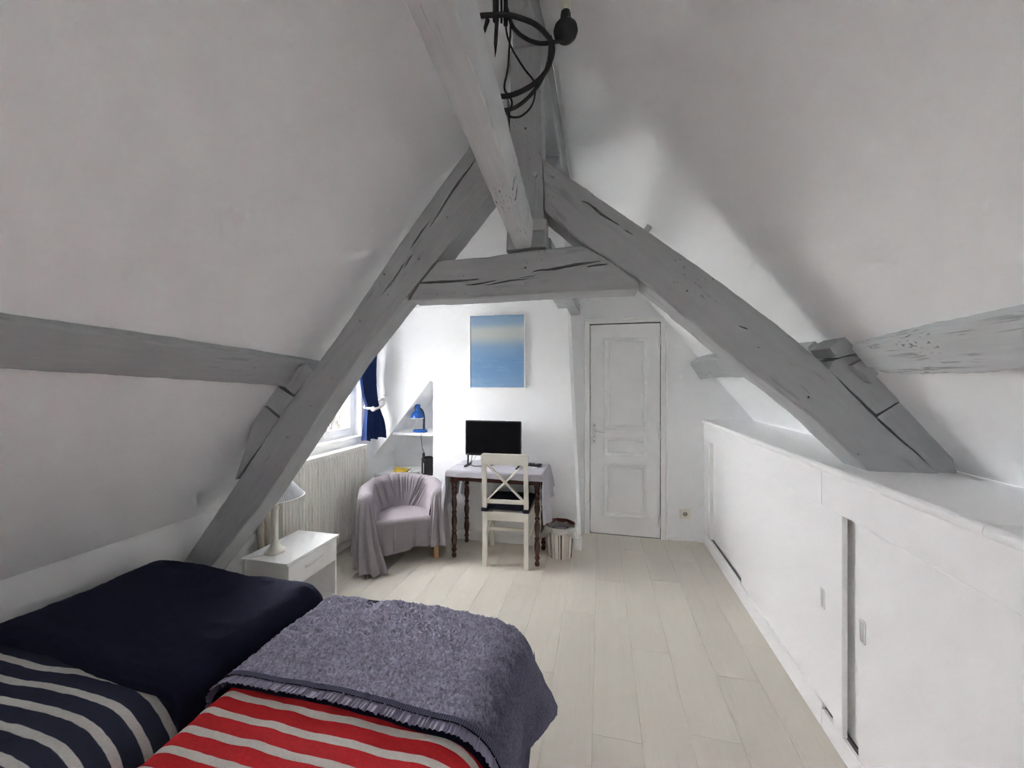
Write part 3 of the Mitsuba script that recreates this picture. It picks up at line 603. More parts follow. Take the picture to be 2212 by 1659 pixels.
put(t + '__cable', tube(spline([(LX + 0.065, LY + 0.01, LZ + 0.008), (LX + 0.088, LY - 0.01, LZ + 0.01), (LX + 0.078, LY - 0.06, LZ + 0.006), (LX + 0.062, YC - 0.009, LZ - 0.01), (LX + 0.058, YC - 0.006, LZ - 0.06), (LX + 0.060, YC + 0.01, LZ - 0.13), (LX + 0.072, YC + 0.04, LZ - 0.205)], 60), 0.0022, 8), 'black_plastic', 40)
t = 'black_box'
tag(t, 'small black upright box with a plug on top at the edge of the niche', 'box')
Mb = trimesh.transformations.rotation_matrix(0.75, [0, 0, 1]); Mb[:3, 3] = (-1.67, 3.525, 0.561)
m = cbox(-0.055, 0.055, -0.05, 0.05, 0, 0.17, 0.012); m.apply_transform(Mb); put(t + '__case', m, 'black_plastic', 20)
m = cbox(-0.04, 0.04, -0.035, 0.035, 0.17, 0.178, 0.004); m.apply_transform(Mb); put(t + '__lid', m, 'black_plastic', 20)
put(t + '__plug', bar((-1.683, 3.465, 0.732), (-1.690, 3.467, 0.785), 0.022, 0.018, 0.003, (0, 1, 0)), 'black_plastic', 20)
P('label_grey', (.55, .55, .55), 0.4)
m = cbox(-0.057, -0.055, -0.045, -0.03, 0.03, 0.13, 0.0005); m.apply_transform(Mb); put(t + '__side_strip', m, 'label_grey', 20)
P('banana_yellow', (.62, .42, .04), 0.5, 0.3, lambda p, n, uv: mix((0.62, 0.43, 0.05), (0.42, 0.28, 0.05), smoothstep(0.5, 0.8, fbm(p.x * 60, p.y * 60, p.z * 60, 3))))
P('banana_tip', (.06, .045, .02), 0.7)
for k, (dy_, dz_) in enumerate(((0.0, 0.0), (0.042, 0.012))):
    c = spline([(-2.035, 3.50 + dy_, 0.60 + dz_), (-1.99, 3.495 + dy_, 0.585 + dz_), (-1.93, 3.49 + dy_, 0.580 + dz_), (-1.875, 3.48 + dy_, 0.592 + dz_ * 0.6)], 26)
    s = np.linspace(0, 1, 26); r = 0.0185 * np.clip(np.sin(math.pi * np.clip(s * 0.93 + 0.03, 0, 1)) * 1.6, 0.18, 1)
    b = 'banana' if k == 0 else 'banana_001'
    put(b + '__fruit', tube(c, r, 7), 'banana_yellow', 40)
    put(b + '__stem', tube(spline([(-1.878, 3.4805 + dy_, 0.5915 + dz_ * 0.6), (-1.855, 3.478 + dy_, 0.602 + dz_ * 0.5)], 6), 0.0045, 7), 'banana_tip', 40)
    tag(b, 'yellow banana on the ledge behind the armchair, %s' % ('front one of the two' if k == 0 else 'rear one of the two'), 'fruit')
scene['clear_glass'] = {'type': 'thindielectric'}
put('glass_bowl', lathe([(0.0, 0.0), (0.03, 0.001), (0.045, 0.014), (0.052, 0.034), (0.050, 0.036), (0.043, 0.017), (0.028, 0.005), (0.0, 0.004)], (-1.805, 3.50, 0.5605), 28), P('milky_glass', (.62, .64, .62), 0.08, 0.5), 40,
    'small pale glass bowl on the ledge behind the armchair', 'bowl')

# ---------------------------------------------------------------- desk, cloth, screen, chair, bin
def wood_tex(p, n, uv):
    g = fbm(p.x * 14, p.y * 40, p.z * 7, 3); f = fbm(p.x * 120, p.y * 120, p.z * 18, 2)
    return mix((0.026, 0.008, 0.005), (0.072, 0.023, 0.011), 0.6 * g + 0.4 * f)
P('dark_wood', (.08, .03, .015), 0.22, 0.5, wood_tex, clearcoat=0.5, clearcoat_gloss=0.85)
t = 'desk'
tag(t, 'small dark wooden table with turned legs against the chimney wall', 'desk')
leg_prof = [(0, 0), (0.015, 0.0), (0.019, 0.008), (0.019, 0.026), (0.013, 0.034), (0.012, 0.046), (0.020, 0.056), (0.022, 0.066), (0.013, 0.076), (0.016, 0.10), (0.0225, 0.13), (0.0235, 0.16), (0.018, 0.195), (0.014, 0.205), (0.021, 0.213), (0.022, 0.222), (0.014, 0.232),
            (0.0165, 0.25), (0.0225, 0.29), (0.0225, 0.315), (0.016, 0.352), (0.0125, 0.362), (0.020, 0.371), (0.021, 0.382), (0.0125, 0.394), (0.016, 0.412), (0.023, 0.445), (0.022, 0.475), (0.015, 0.515), (0.0135, 0.525), (0.021, 0.534), (0.0215, 0.545), (0.014, 0.556), (0.020, 0.570), (0.0215, 0.585), (0.0145, 0.597), (0.021, 0.607), (0.0215, 0.618), (0.016, 0.627), (0.016, 0.632), (0.0, 0.632)]
TX0, TX1, TY0, TY1, TZ = -1.222, -0.486, 3.055, 3.372, 0.742
for x, y in ((TX0 + 0.012, TY0 + 0.006), (TX1 - 0.014, TY0 + 0.006), (TX0 + 0.012, TY1), (TX1 - 0.01, TY1)):
    put(t + '__leg', cat_(lathe(leg_prof, (x, y, 0), 20), cbox(x - 0.024, x + 0.024, y - 0.024, y + 0.024, 0.63, TZ - 0.018, 0.003)), 'dark_wood', 35)
for a in (cbox(TX0 + 0.03, TX1 - 0.03, TY0 - 0.006, TY0 + 0.012, 0.648, TZ - 0.018, 0.002), cbox(TX0 + 0.03, TX1 - 0.03, TY1 - 0.01, TY1 + 0.008, 0.648, TZ - 0.018, 0.002),
          cbox(TX0 + 0.0, TX0 + 0.018, TY0 + 0.02, TY1 - 0.02, 0.648, TZ - 0.018, 0.002), cbox(TX1 - 0.02, TX1 - 0.002, TY0 + 0.02, TY1 - 0.02, 0.648, TZ - 0.018, 0.002)):
    put(t + '__apron', a, 'dark_wood', 20)
put(t + '__table_top', cbox(TX0 - 0.025, TX1 + 0.025, TY0 - 0.035, TY1 + 0.045, TZ - 0.02, TZ, 0.006), 'dark_wood', 20)

def cloth_tex(base, amp=0.08, sc=900):
    base = mi.Color3f(base)
    def f(p, n, uv):
        w = 0.5 + 0.25 * dr.sin(uv.x * sc) + 0.25 * dr.sin(uv.y * sc)
        return base * (1 - amp + 2 * amp * (0.5 * w + 0.5 * fbm(uv.x * 90, uv.y * 90, 0, 2)))
    return f
P('lilac_linen', (.52, .50, .54), 0.85, 0.1, cloth_tex((0.42, 0.41, 0.45)), lambda p, n, uv: 0.0006 * fbm(uv.x * 400, uv.y * 400, 0, 2), sheen=0.3)
bx0, bx1, by0, by1 = TX0 - 0.03, TX1 + 0.03, TY0 - 0.042, TY1 + 0.047
na, nb = 150, 64
a = np.linspace(bx0 - 0.36, bx1 + 0.37, na); bb = np.linspace(by0 - 0.06, by1 + 0.012, nb)
A, B = np.meshgrid(a, bb, indexing='ij')
dl, drr, df = np.clip(bx0 - A, 0, None), np.clip(A - bx1, 0, None), np.clip(by0 - B, 0, None)
v_ = (B - by0) / (by1 - by0)
dl = dl * (1.0 - 0.12 * v_); drr = drr * np.where(v_ > 0, 1.0 - 0.45 * np.clip(v_, 0, 1), 1.0)
X = np.clip(A, bx0, bx1); Yc = np.clip(B, by0, by1)
rd = 0.012
def drop(d): return np.where(d < rd * 1.57, rd * (1 - np.cos(np.clip(d / rd, 0, 1.57))), rd + d - rd * 1.57), np.where(d < rd * 1.57, rd * np.sin(np.clip(d / rd, 0, 1.57)), rd)
zl, xl_ = drop(dl); zr, xr_ = drop(drr); zf, yf_ = drop(df)
side_d = np.maximum(zl, zr)
Z = TZ + 0.004 - np.maximum(side_d, zf) - 0.35 * np.minimum(side_d, zf)
fold = 0.016 * np.sin(B * 46 + 0.6) * np.clip(side_d / 0.12, 0, 1) + 0.008 * np.sin(B * 93 + 2) * np.clip(side_d / 0.2, 0, 1)
X = X - xl_ + xr_ + np.where(zl > 0, -1, 1) * (fold * (side_d > 0) + side_d * 0.10 * (1 + 0.6 * np.sin(B * 21)))
Yc = Yc - yf_ - df * 0.12 + 0.004 * np.sin(A * 34) * np.clip(df / 0.05, 0, 1) - 0.03 * np.clip(side_d / 0.3, 0, 1) * np.clip(1 - v_ * 2, 0, 1)
Z += 0.0035 * (meshkit.fbm(np.stack([A * 9, B * 9, A * 0], -1), 3, 3) - 0.35) * (side_d < 0.01)
G = np.stack([X, Yc, Z], -1)
put('tablecloth', grid(G), 'lilac_linen', True, 'pale lilac cloth draped over the dark table, hanging low at both ends', 'tablecloth', uv=np.stack([A, B], -1).reshape(-1, 2))

t = 'monitor'
tag(t, 'black flat screen standing on the cloth-covered table', 'monitor')
MY, mx0, mx1, mz0, mz1 = 3.20, -1.162, -0.662, 0.838, 1.142
put(t + '__case', cbox(mx0, mx1, MY, MY + 0.03, mz0, mz1, 0.006), 'black_plastic', 20)
put(t + '__screen', cbox(mx0 + 0.010, mx1 - 0.010, MY - 0.0012, MY + 0.002, mz0 + 0.022, mz1 - 0.010, 0.0004), 'screen_black', 20)
put(t + '__back_housing', cbox(mx0 + 0.08, mx1 - 0.08, MY + 0.028, MY + 0.06, mz0 + 0.03, mz1 - 0.07, 0.012), 'black_plastic', 20)
put(t + '__logo_strip', cbox(mx0 + 0.012, mx0 + 0.034, MY - 0.0018, MY, mz0 + 0.006, mz0 + 0.0095, 0.0003), 'chrome', 20)
for x in (mx0 + 0.022, mx1 - 0.022):
    put(t + '__foot', cat_(bar((x, MY + 0.015, mz0 + 0.006), (x - 0.002, MY + 0.012, TZ + 0.014), 0.012, 0.012, 0.002, (0, 1, 0)), cbox(x - 0.012, x + 0.012, MY - 0.07, MY + 0.09, TZ + 0.006, TZ + 0.017, 0.004)), 'black_plastic', 20)
put(t + '__cable', tube(spline([(mx0 + 0.03, MY + 0.045, mz0 + 0.04), (mx0 + 0.045, MY + 0.03, TZ + 0.04), (mx0 + 0.06, MY - 0.01, TZ + 0.012), (mx0 + 0.12, MY - 0.03, TZ + 0.009), (mx0 + 0.20, MY + 0.0, TZ + 0.010), (mx0 + 0.28, MY + 0.10, TZ + 0.012)], 50), 0.0028, 8), 'black_plastic', 40)
put(t + '__cable', tube(spline([(mx0 + 0.012, MY + 0.02, TZ + 0.012), (mx0 - 0.03, MY + 0.01, TZ + 0.009), (mx0 - 0.075, MY + 0.0, TZ + 0.008), (mx0 - 0.088, MY + 0.02, TZ - 0.03)], 30), 0.0025, 8), 'recess_grey', 40)
put(t + '__cable', tube(spline([(mx0 + 0.10, MY + 0.03, mz0 + 0.03), (mx0 + 0.07, MY + 0.02, TZ + 0.05), (mx0 + 0.03, MY, TZ + 0.012)], 20), 0.0016, 8), 'black_plastic', 40)
t = 'remote_control'
tag(t, 'flat black remote control lying on white paper beside the monitor', 'remote control')
Mr = trimesh.transformations.rotation_matrix(-0.12, [0, 0, 1]); Mr[:3, 3] = (-0.575, 3.29, TZ + 0.0095)
m = cbox(-0.095, 0.075, -0.026, 0.026, 0, 0.02, 0.006); m.apply_transform(Mr); put(t + '__body', m, 'black_plastic', 20)
for i in range(5):
    for j in range(2):
        m = cbox(-0.08 + i * 0.026, -0.064 + i * 0.026, -0.016 + j * 0.018, -0.004 + j * 0.018, 0.0195, 0.0218, 0.0008); m.apply_transform(Mr); put(t + '__button', m, 'recess_grey' if i == 4 else 'blue_dark', 20)
m = cbox(-0.11, 0.05, -0.05, 0.03, -0.005, -0.0006, 0.0006); m.apply_transform(Mr)
put('paper_sheet', m, 'shelf_white', 20, 'small stack of white paper under the black remote control', 'paper')

# chair with a crossed back
t = 'dining_chair'
tag(t, 'cream painted wooden chair with a crossed back pushed under the table', 'chair')
ca = math.radians(3.5); Mc = np.eye(4); Mc[:3, :3] = [[math.cos(ca), -math.sin(ca), 0], [math.sin(ca), math.cos(ca), 0], [0, 0, 1]]; Mc[:3, 3] = (-0.918, 2.965, 0)
def ch(name, m, b='chair_paint', s=20): m.apply_transform(Mc); return put(t + '__' + name, m, b, s)
W = 0.352
def post(x):
    R = []
    for z, y, w, h in ((0, 0.0, .034, .038), (0.38, 0.006, .036, .042), (0.46, 0.004, .036, .042), (0.70, -0.018, .034, .034), (0.835, -0.034, .034, .028)):
        R.append([(x - w / 2, y - h / 2, z), (x + w / 2, y - h / 2, z), (x + w / 2, y + h / 2, z), (x - w / 2, y + h / 2, z)])
    return hull_loft(np.array(R))
for x in (0.008, W - 0.008): ch('back_leg', post(x), s=25)
ftx = (-0.018, W + 0.018)
for x in ftx: ch('front_leg', cbox(x - 0.018, x + 0.018, 0.372, 0.408, 0, 0.422, 0.003))
tr_ = sbox(-0.014, 0.825, W + 0.014, 0.912).buffer(-0.02).buffer(0.02)
Mt = frame((0, -0.026, 0), [1, 0, 0], [0, 0, 1]); ch('top_rail', prism(tr_, 0.024, Mt), s=25)
ch('back_rail', cbox(0.024, W - 0.024, -0.012, 0.010, 0.507, 0.540, 0.003))
ch('cross_slat', bar((0.026, -0.024, 0.83), (W - 0.028, -0.004, 0.535), 0.014, 0.029, 0.002, (0, 1, 0)))
ch('cross_slat', bar((W - 0.026, -0.022, 0.83), (0.028, -0.002, 0.535), 0.014, 0.029, 0.002, (0, 1, 0)))
seat = Polygon([(0.0, -0.005), (W, -0.005), (W + 0.038, 0.425), (-0.038, 0.425)]).buffer(0.008)
ch('seat', prism(seat, 0.02, frame((0, 0, 0.422), [1, 0, 0], [0, 1, 0])), s=25)
ch('apron', cbox(0.02, W - 0.02, 0.0, 0.018, 0.368, 0.422, 0.002))
ch('apron', cbox(-0.01, W + 0.01, 0.385, 0.403, 0.368, 0.422, 0.002))
ch('apron', bar((0.002, 0.02, 0.395), (-0.02, 0.38, 0.395), 0.018, 0.054, 0.002)); ch('apron', bar((W - 0.002, 0.02, 0.395), (W + 0.02, 0.38, 0.395), 0.018, 0.054, 0.002))
ch('stretcher', bar((0.006, 0.02, 0.23), (-0.016, 0.375, 0.23), 0.016, 0.03, 0.002)); ch('stretcher', bar((W - 0.006, 0.02, 0.23), (W + 0.016, 0.375, 0.23), 0.016, 0.03, 0.002))
ch('stretcher', bar((-0.005, 0.19, 0.23), (W + 0.005, 0.19, 0.23), 0.016, 0.026, 0.002))
P('navy_cotton', (.016, .018, .03), 0.85, 0.15, sheen=0.4)
t2 = 'seat_cushion'
tag(t2, 'dark navy seat cushion tied to the cream chair', 'cushion')
u = np.linspace(-1, 1, 33); U, V_ = np.meshgrid(u, u, indexing='ij')
puff = np.clip((1 - np.abs(U) ** 6) * (1 - np.abs(V_) ** 6), 0, 1) ** 0.45
cxm = lambda V: (W / 2 + 0.012 + 0.016 * (V + 1) / 2)
top = np.stack([W / 2 + U * cxm(V_), 0.215 + V_ * 0.215, 0.468 + 0.028 * puff - 0.006 * np.exp(-(U ** 2 + V_ ** 2) * 8)], -1); bot = top.copy(); bot[..., 2] = 0.466 - 0.022 * puff
ch_key = put(t2 + '__pad', cat_(grid(top), grid(bot, True)).apply_transform(Mc), 'navy_cotton', True)
for x in (0.008, W - 0.008):
    m = cat_(cbox(x - 0.026, x + 0.026, -0.024, 0.032, 0.444, 0.474, 0.004)); put(t2 + '__tie', m.apply_transform(Mc), 'navy_cotton', 20)

# waste bin
t = 'waste_bin'
tag(t, 'octagonal waste bin with brown and beige stripes standing beside the table', 'bin')
BX, BY, BH = -0.338, 3.30, 0.268
def stripe_tex(p, n, uv):
    an = uv.x * 40
    c = mi.Color3f(0.66, 0.63, 0.57); k = dr.floor(an); f = an - k; r = mikit.cell_rand(k, 3)
    w = 0.25 + 0.35 * mikit.cell_rand(k, 7)
    inn = dr.select((f > 0.2) & (f < 0.2 + w), 1.0, 0.0)
    col = dr.select(r < 0.30, mi.Color3f(0.05, 0.035, 0.025), dr.select(r < 0.65, mi.Color3f(0.36, 0.31, 0.27), mi.Color3f(0.70, 0.67, 0.62)))
    return c * (1 - inn) + col * inn
P('striped_paper', (.6, .6, .55), 0.6, 0.2, stripe_tex)
def octo(r, z, k=8, ph=math.pi / 8): return [(BX + r * math.cos(ph + 2 * math.pi * i / k), BY + r * math.sin(ph + 2 * math.pi * i / k), z) for i in range(k)]
sub = 5
def ring8(r, z):
    o = np.array(octo(r, z) + octo(r, z)[:1]); s = np.linspace(0, 8, 8 * sub + 1); return np.stack([np.interp(s, np.arange(9), o[:, k]) for k in range(3)], 1)
RR_ = np.array([ring8(0.108, 0.0), ring8(0.128, BH)])
uvb = np.stack(np.meshgrid([0, 1], np.linspace(0, 1, 8 * sub + 1), indexing='ij')[::-1], -1).reshape(-1, 2)
put(t + '__side', grid(RR_, True), 'striped_paper', False, uv=uvb)
put(t + '__inner_side', grid(np.array([ring8(0.104, 0.006), ring8(0.1255, BH)])), P('bin_brown', (.12, .05, .035), 0.6), False)
rim = np.array([ring8(0.128, BH), ring8(0.1268, BH + 0.002), ring8(0.1255, BH)]); put(t + '__rim', grid(rim), 'bin_brown', False)
put(t + '__bottom', flat(Polygon([(q[0], q[1]) for q in octo(0.106, 0)]), 'z', 0.005), 'bin_brown', False)
scene['thin_film'] = {'type': 'blendbsdf', 'weight': 0.4, 'a': {'type': 'thindielectric'}, 'b': {'type': 'twosided', 'bsdf': {'type': 'principled', 'base_color': {'type': 'rgb', 'value': [.75, .76, .76]}, 'roughness': 0.35, 'specular': 0.5}}}
na_, K = 96, 12
an = np.linspace(0, 2 * math.pi, na_ + 1); s = np.linspace(0, 1, K)
AN, S_ = np.meshgrid(an, s, indexing='ij')
flap = 0.045 + 0.03 * np.cos(AN - math.pi) ** 2 + 0.045 * np.exp(-((AN - 3.45) / 0.35) ** 2) + 0.03 * np.exp(-((AN - 6.0) / 0.35) ** 2) + 0.012 * np.sin(AN * 7)
inner = S_ < 0.35
q = np.clip((S_ - 0.35) / 0.65, 0, 1)
rad = np.where(inner, 0.110 + 0.0205 * S_ / 0.35, 0.1305 + 0.006 * np.sin(math.pi * np.clip(q * 3, 0, 1)) + flap * 0.35 * q ** 1.3 * (0.4 + np.exp(-((AN - 3.45) / 0.4) ** 2) + np.exp(-((AN - 6.0) / 0.4) ** 2)))
rad = rad * (1 + 0.02 * np.sin(AN * 19 + 1) * q + 0.015 * np.sin(AN * 31) * q)
oc = np.cos(math.pi / 8) / np.cos(((AN + math.pi / 8) % (math.pi / 4)) - math.pi / 8); rad = rad * (0.75 * oc + 0.25)
zz_ = np.where(inner, BH - 0.06 * (1 - S_ / 0.35), BH + 0.006 * np.sin(math.pi * np.clip(q * 4, 0, 1)) - flap * q)
Gf = np.stack([BX + rad * np.cos(AN), BY + rad * np.sin(AN), zz_], -1); Gf[-1] = Gf[0]
put('bin_liner', grid(Gf), 'thin_film', True, 'crumpled clear plastic liner folded over the rim of the striped bin', 'bin liner')
P('rubbish_grey', (.22, .22, .24), 0.7)
m = trimesh.creation.icosphere(3, 1.0); V = np.array(m.vertices); V *= (0.8 + 0.5 * meshkit.fbm(V * 2.2 + 3, 3))[:, None]; V = V * [0.085, 0.08, 0.05] + [BX + 0.0, BY, 0.185]
put('crumpled_bag', trimesh.Trimesh(V, m.faces, process=False), 'rubbish_grey', 30, 'grey crumpled rubbish lying inside the striped bin', 'rubbish')

# ---------------------------------------------------------------- night stand and its lamp
t = 'nightstand'
tag(t, 'small white nightstand with one drawer beside the radiator, at the foot of the rafter', 'nightstand')
nx0, nx1, ny0, ny1, nz = -2.045, -1.735, 1.835, 2.262, 0.45
put(t + '__top', cbox(nx0 - 0.004, nx1 + 0.010, ny0 - 0.008, ny1 + 0.008, nz - 0.017, nz, 0.002), 'white_satin', 20)
put(t + '__side', cbox(nx0, nx1 - 0.004, ny0, ny0 + 0.015, 0, nz - 0.017, 0.001), 'white_satin', 20)
put(t + '__side', cbox(nx0, nx1 - 0.004, ny1 - 0.015, ny1, 0, nz - 0.017, 0.001), 'white_satin', 20)
put(t + '__back', cbox(nx0, nx0 + 0.006, ny0 + 0.015, ny1 - 0.015, 0.02, nz - 0.017, 0.001), 'white_satin', 20)
put(t + '__bottom', cbox(nx0, nx1 - 0.01, ny0 + 0.015, ny1 - 0.015, 0.045, 0.06, 0.001), 'white_satin', 20)
put(t + '__shelf', cbox(nx0, nx1 - 0.02, ny0 + 0.015, ny1 - 0.015, 0.285, 0.297, 0.001), 'white_satin', 20)
d = put(t + '__drawer', cbox(nx1 - 0.006, nx1 + 0.008, ny0 + 0.004, ny1 - 0.018, 0.292, nz - 0.02, 0.002), 'white_satin', 20)
hp = spline([(nx1 + 0.007, 1.965, 0.372), (nx1 + 0.022, 1.985, 0.372), (nx1 + 0.027, 2.04, 0.374), (nx1 + 0.022, 2.095, 0.372), (nx1 + 0.007, 2.115, 0.372)], 24)
put(d + '__handle', tube(hp, 0.0065, 10), 'white_satin', 40)
t = 'table_lamp'
tag(t, 'cream turned wooden table lamp with a patterned grey shade on the nightstand', 'lamp')
lx, ly, lz = -1.925, 1.945, 0.45
put(t + '__base', lathe([(0, 0), (0.056, 0.0), (0.059, 0.005), (0.057, 0.011), (0.048, 0.018), (0.034, 0.028), (0.026, 0.038), (0.0235, 0.05), (0, 0.05)], (lx, ly, lz), 36), 'off_white', 40)
put(t + '__column', lathe([(0, 0.048), (0.0235, 0.05), (0.0195, 0.07), (0.0185, 0.14), (0.0185, 0.252), (0.0205, 0.258), (0.0245, 0.265), (0.0245, 0.272), (0.020, 0.278), (0.0185, 0.284), (0.017, 0.31), (0.012, 0.33), (0.012, 0.40), (0, 0.40)], (lx, ly, lz), 32), 'off_white', 40)
def shade_tex(p, n, uv):
    a, b = uv.x * 84, uv.y * 18
    f = dr.abs(a - dr.floor(a) - 0.5) + dr.abs(b - dr.floor(b) - 0.5)
    return mix((0.72, 0.73, 0.74), (0.30, 0.32, 0.35), smoothstep(0.45, 0.62, f))
P('lattice_shade', (.6, .6, .6), 0.7, 0.2, shade_tex, sheen=0.2)
zb, ztp = 0.335, 0.465
th_ = np.linspace(0, 2 * math.pi, 65); 
Gs = np.array([[(lx + r * math.cos(q), ly + r * math.sin(q), lz + z) for q in th_] for r, z in ((0.160, zb), (0.108, (zb + ztp) / 2), (0.055, ztp))])
uvs = np.stack(np.meshgrid([0, .5, 1], np.linspace(0, 1, 65), indexing='ij')[::-1], -1).reshape(-1, 2)
put(t + '__shade', grid(Gs, True), 'lattice_shade', True, uv=uvs)
put(t + '__shade__trim', cat_(tube([(lx + 0.160 * math.cos(q), ly + 0.160 * math.sin(q), lz + zb) for q in th_], 0.0025, 6), tube([(lx + 0.055 * math.cos(q), ly + 0.055 * math.sin(q), lz + ztp) for q in th_], 0.0025, 6)), 'shelf_white', 40)
put(t + '__bulb', (lambda m: (m.apply_translation((lx, ly, lz + 0.425)), m)[-1])(trimesh.creation.icosphere(2, 0.028)), 'white_gloss', True)
put(t + '__cable', tube(spline([(lx - 0.02, ly - 0.05, lz + 0.006), (lx - 0.05, ly - 0.085, lz + 0.004), (lx - 0.07, ny0 - 0.012, lz + 0.004), (lx - 0.085, ny0 - 0.016, lz - 0.05), (lx - 0.10, ny0 - 0.014, lz - 0.25), (lx - 0.1, ny0 - 0.012, 0.01)], 50), 0.0024, 8), 'off_white', 40)

# ---------------------------------------------------------------- armchair under its throw
fv, rv_ = np.array([0.55, -0.835, 0]), np.array([0.835, 0.55, 0])
FM = np.array([-1.565, 2.845, 0.0]); ZU = np.array([0, 0, 1.0])
def loc(u, v, z):                                       # u to the sitter's left (viewer's right), v back from the front
    u, v, z = np.broadcast_arrays(u, v, z); return FM + u[..., None] * rv_ - v[..., None] * fv + z[..., None] * ZU
P('mauve_throw', (.3, .27, .28), 0.9, 0.1, lambda p, n, uv: mi.Color3f(0.30, 0.27, 0.29) * (0.92 + 0.16 * fbm(p.x * 60, p.y * 60, p.z * 60, 3)), lambda p, n, uv: 0.0012 * fbm(p.x * 260, p.y * 260, p.z * 260, 2), sheen=0.25)
P('pale_wood', (.55, .33, .14), 0.4, 0.4)
AW, AR = 0.290, 0.290
AT = 0.20                                               # straight arm length
lenU = 2 * (AT - 0.03) + math.pi * AR
def upath(s):                                           # s in 0..lenU -> (u, v, ou, ov)
    a = AT - 0.03
    t = np.clip((s - a) / AR, 0, math.pi)
    u = -AR * np.cos(t); v = AT + AR * np.sin(t); ou = -np.cos(t); ov = np.sin(t)
    v = np.where(s < a, 0.03 + s, np.where(s > a + math.pi * AR, AT - (s - a - math.pi * AR), v))
    return u, v, ou, ov
def ztop(s): return 0.595 + 0.035 * np.sin(math.pi * s / lenU) ** 1.1 + 0.006 * np.sin(s * 13)
ns, npf = 260, 70
S = np.linspace(0, lenU, ns); q = np.linspace(-1, 1, npf)
SS, Q = np.meshgrid(S, q, indexing='ij')
u, v, ou, ov = upath(SS); zt = ztop(SS); half = 0.058
inn, outq = np.clip(-Q, 0, 1), np.clip(Q, 0, 1)
hem = 0.10 + 0.03 * np.sin(SS * 5)
rim = 0.18
d_in = -half * np.sin(np.clip(inn / rim, 0, 1) * math.pi / 2) - 0.03 * np.clip((inn - rim) / (1 - rim), 0, 1) ** 1.5
z_in = zt - half * (1 - np.cos(np.clip(inn / rim, 0, 1) * math.pi / 2)) - np.clip((inn - rim) / (1 - rim), 0, 1) * (zt - half - 0.325)
d_out = half * np.sin(np.clip(outq / rim, 0, 1) * math.pi / 2) + 0.035 * np.clip((outq - rim) / (1 - rim), 0, 1)
z_out = zt - half * (1 - np.cos(np.clip(outq / rim, 0, 1) * math.pi / 2)) - np.clip((outq - rim) / (1 - rim), 0, 1) * (zt - half - hem)
d, z = np.where(Q < 0, d_in, d_out), np.where(Q < 0, z_in, z_out)
def ridge(x, w): return np.exp(-(x / w) ** 2)
cre = 0
for s0, sl, w, amp, i0, i1 in ((0.33, .10, .010, .013, .12, .9), (0.42, .06, .008, .009, .0, .7), (0.50, .02, .009, .014, -.2, .85), (0.555, .0, .007, .010, .05, .6), (0.62, -.05, .007, .008, .1, .6), (0.70, -.14, .010, .016, -.1, 1.0), (0.745, -.19, .010, .015, .1, 1.0), (0.80, -.20, .012, .010, .2, 1.0), (0.24, .10, .012, .009, .1, .9)):
    sc = s0 * lenU + sl * (inn - outq)
    env = np.clip(((inn - outq) - i0 + .1) / .15, 0, 1) * np.clip((i1 - (inn - outq)) / .2, 0, 1)
    cre = cre + amp * env * (ridge(SS - sc, w) - 0.7 * ridge(SS - sc - 2.2 * w, w * 1.2))
d = d + np.where(Q < 0, 1, 0.6) * cre
d = d + 0.022 * np.clip((outq - .2), 0, 1) * np.sin(SS * 34 + 2 * np.sin(SS * 7)) + 0.006 * (meshkit.fbm(np.stack([SS * 9, Q * 2, Q * 0], -1), 3, 2) - 0.5)
z = z + 0.012 * ridge(SS - 0.30 * lenU, .035) * np.clip(1 - np.abs(Q) * 3, 0, 1) + 0.010 * ridge(SS - 0.40 * lenU, .015) * np.clip(1 - np.abs(Q) * 3, 0, 1)
shell = loc(u + d * ou, v + d * ov, z)
meshes = [grid(shell)]
for sgn, (hz, fl, fold, fr) in ((-1, (0.012, 0.12, 0.026, 5.5)), (1, (0.115, 0.07, 0.022, 4.5))):
    an = np.linspace(0, math.pi * 1.02, 90); w = np.linspace(0, 1, 60)
    A_, Wq = np.meshgrid(an, w, indexing='ij')
    # an: 0 = outwards, pi/2 = forward, pi = inwards
    rr = half * np.sin(np.clip(Wq / 0.15, 0, 1) * math.pi / 2)
    dn = np.clip((Wq - 0.15) / 0.85, 0, 1)
    zz0 = 0.595 - half * (1 - np.cos(np.clip(Wq / 0.15, 0, 1) * math.pi / 2)) - dn * (0.595 - half - hz - (0.06 * (1 - np.sin(A_ * 0.5)) if sgn < 0 else 0.03 * np.sin(A_)))
    inward = np.clip((A_ - 2.2) / 0.9, 0, 1)
    rr = rr + dn * fl * (np.sin(A_ * 0.62 + 0.5) ** 2) * (1 - 0.75 * inward) + fold * dn ** 0.7 * np.sin(A_ * fr * 2 + 0.6 + 1.4 * dn) * (1 - 0.6 * inward) + 0.010 * dn * np.sin(A_ * 23 + 2)
    cu = np.full(A_.shape, sgn * AW) + (0.05 * dn ** 2 if sgn < 0 else 0.0 * dn)
    cv = 0.03 - (0.03 * dn ** 2 if sgn < 0 else 0)
    meshes.append(grid(loc(cu + sgn * np.cos(A_) * rr, cv - np.sin(A_) * rr, zz0), sgn > 0))
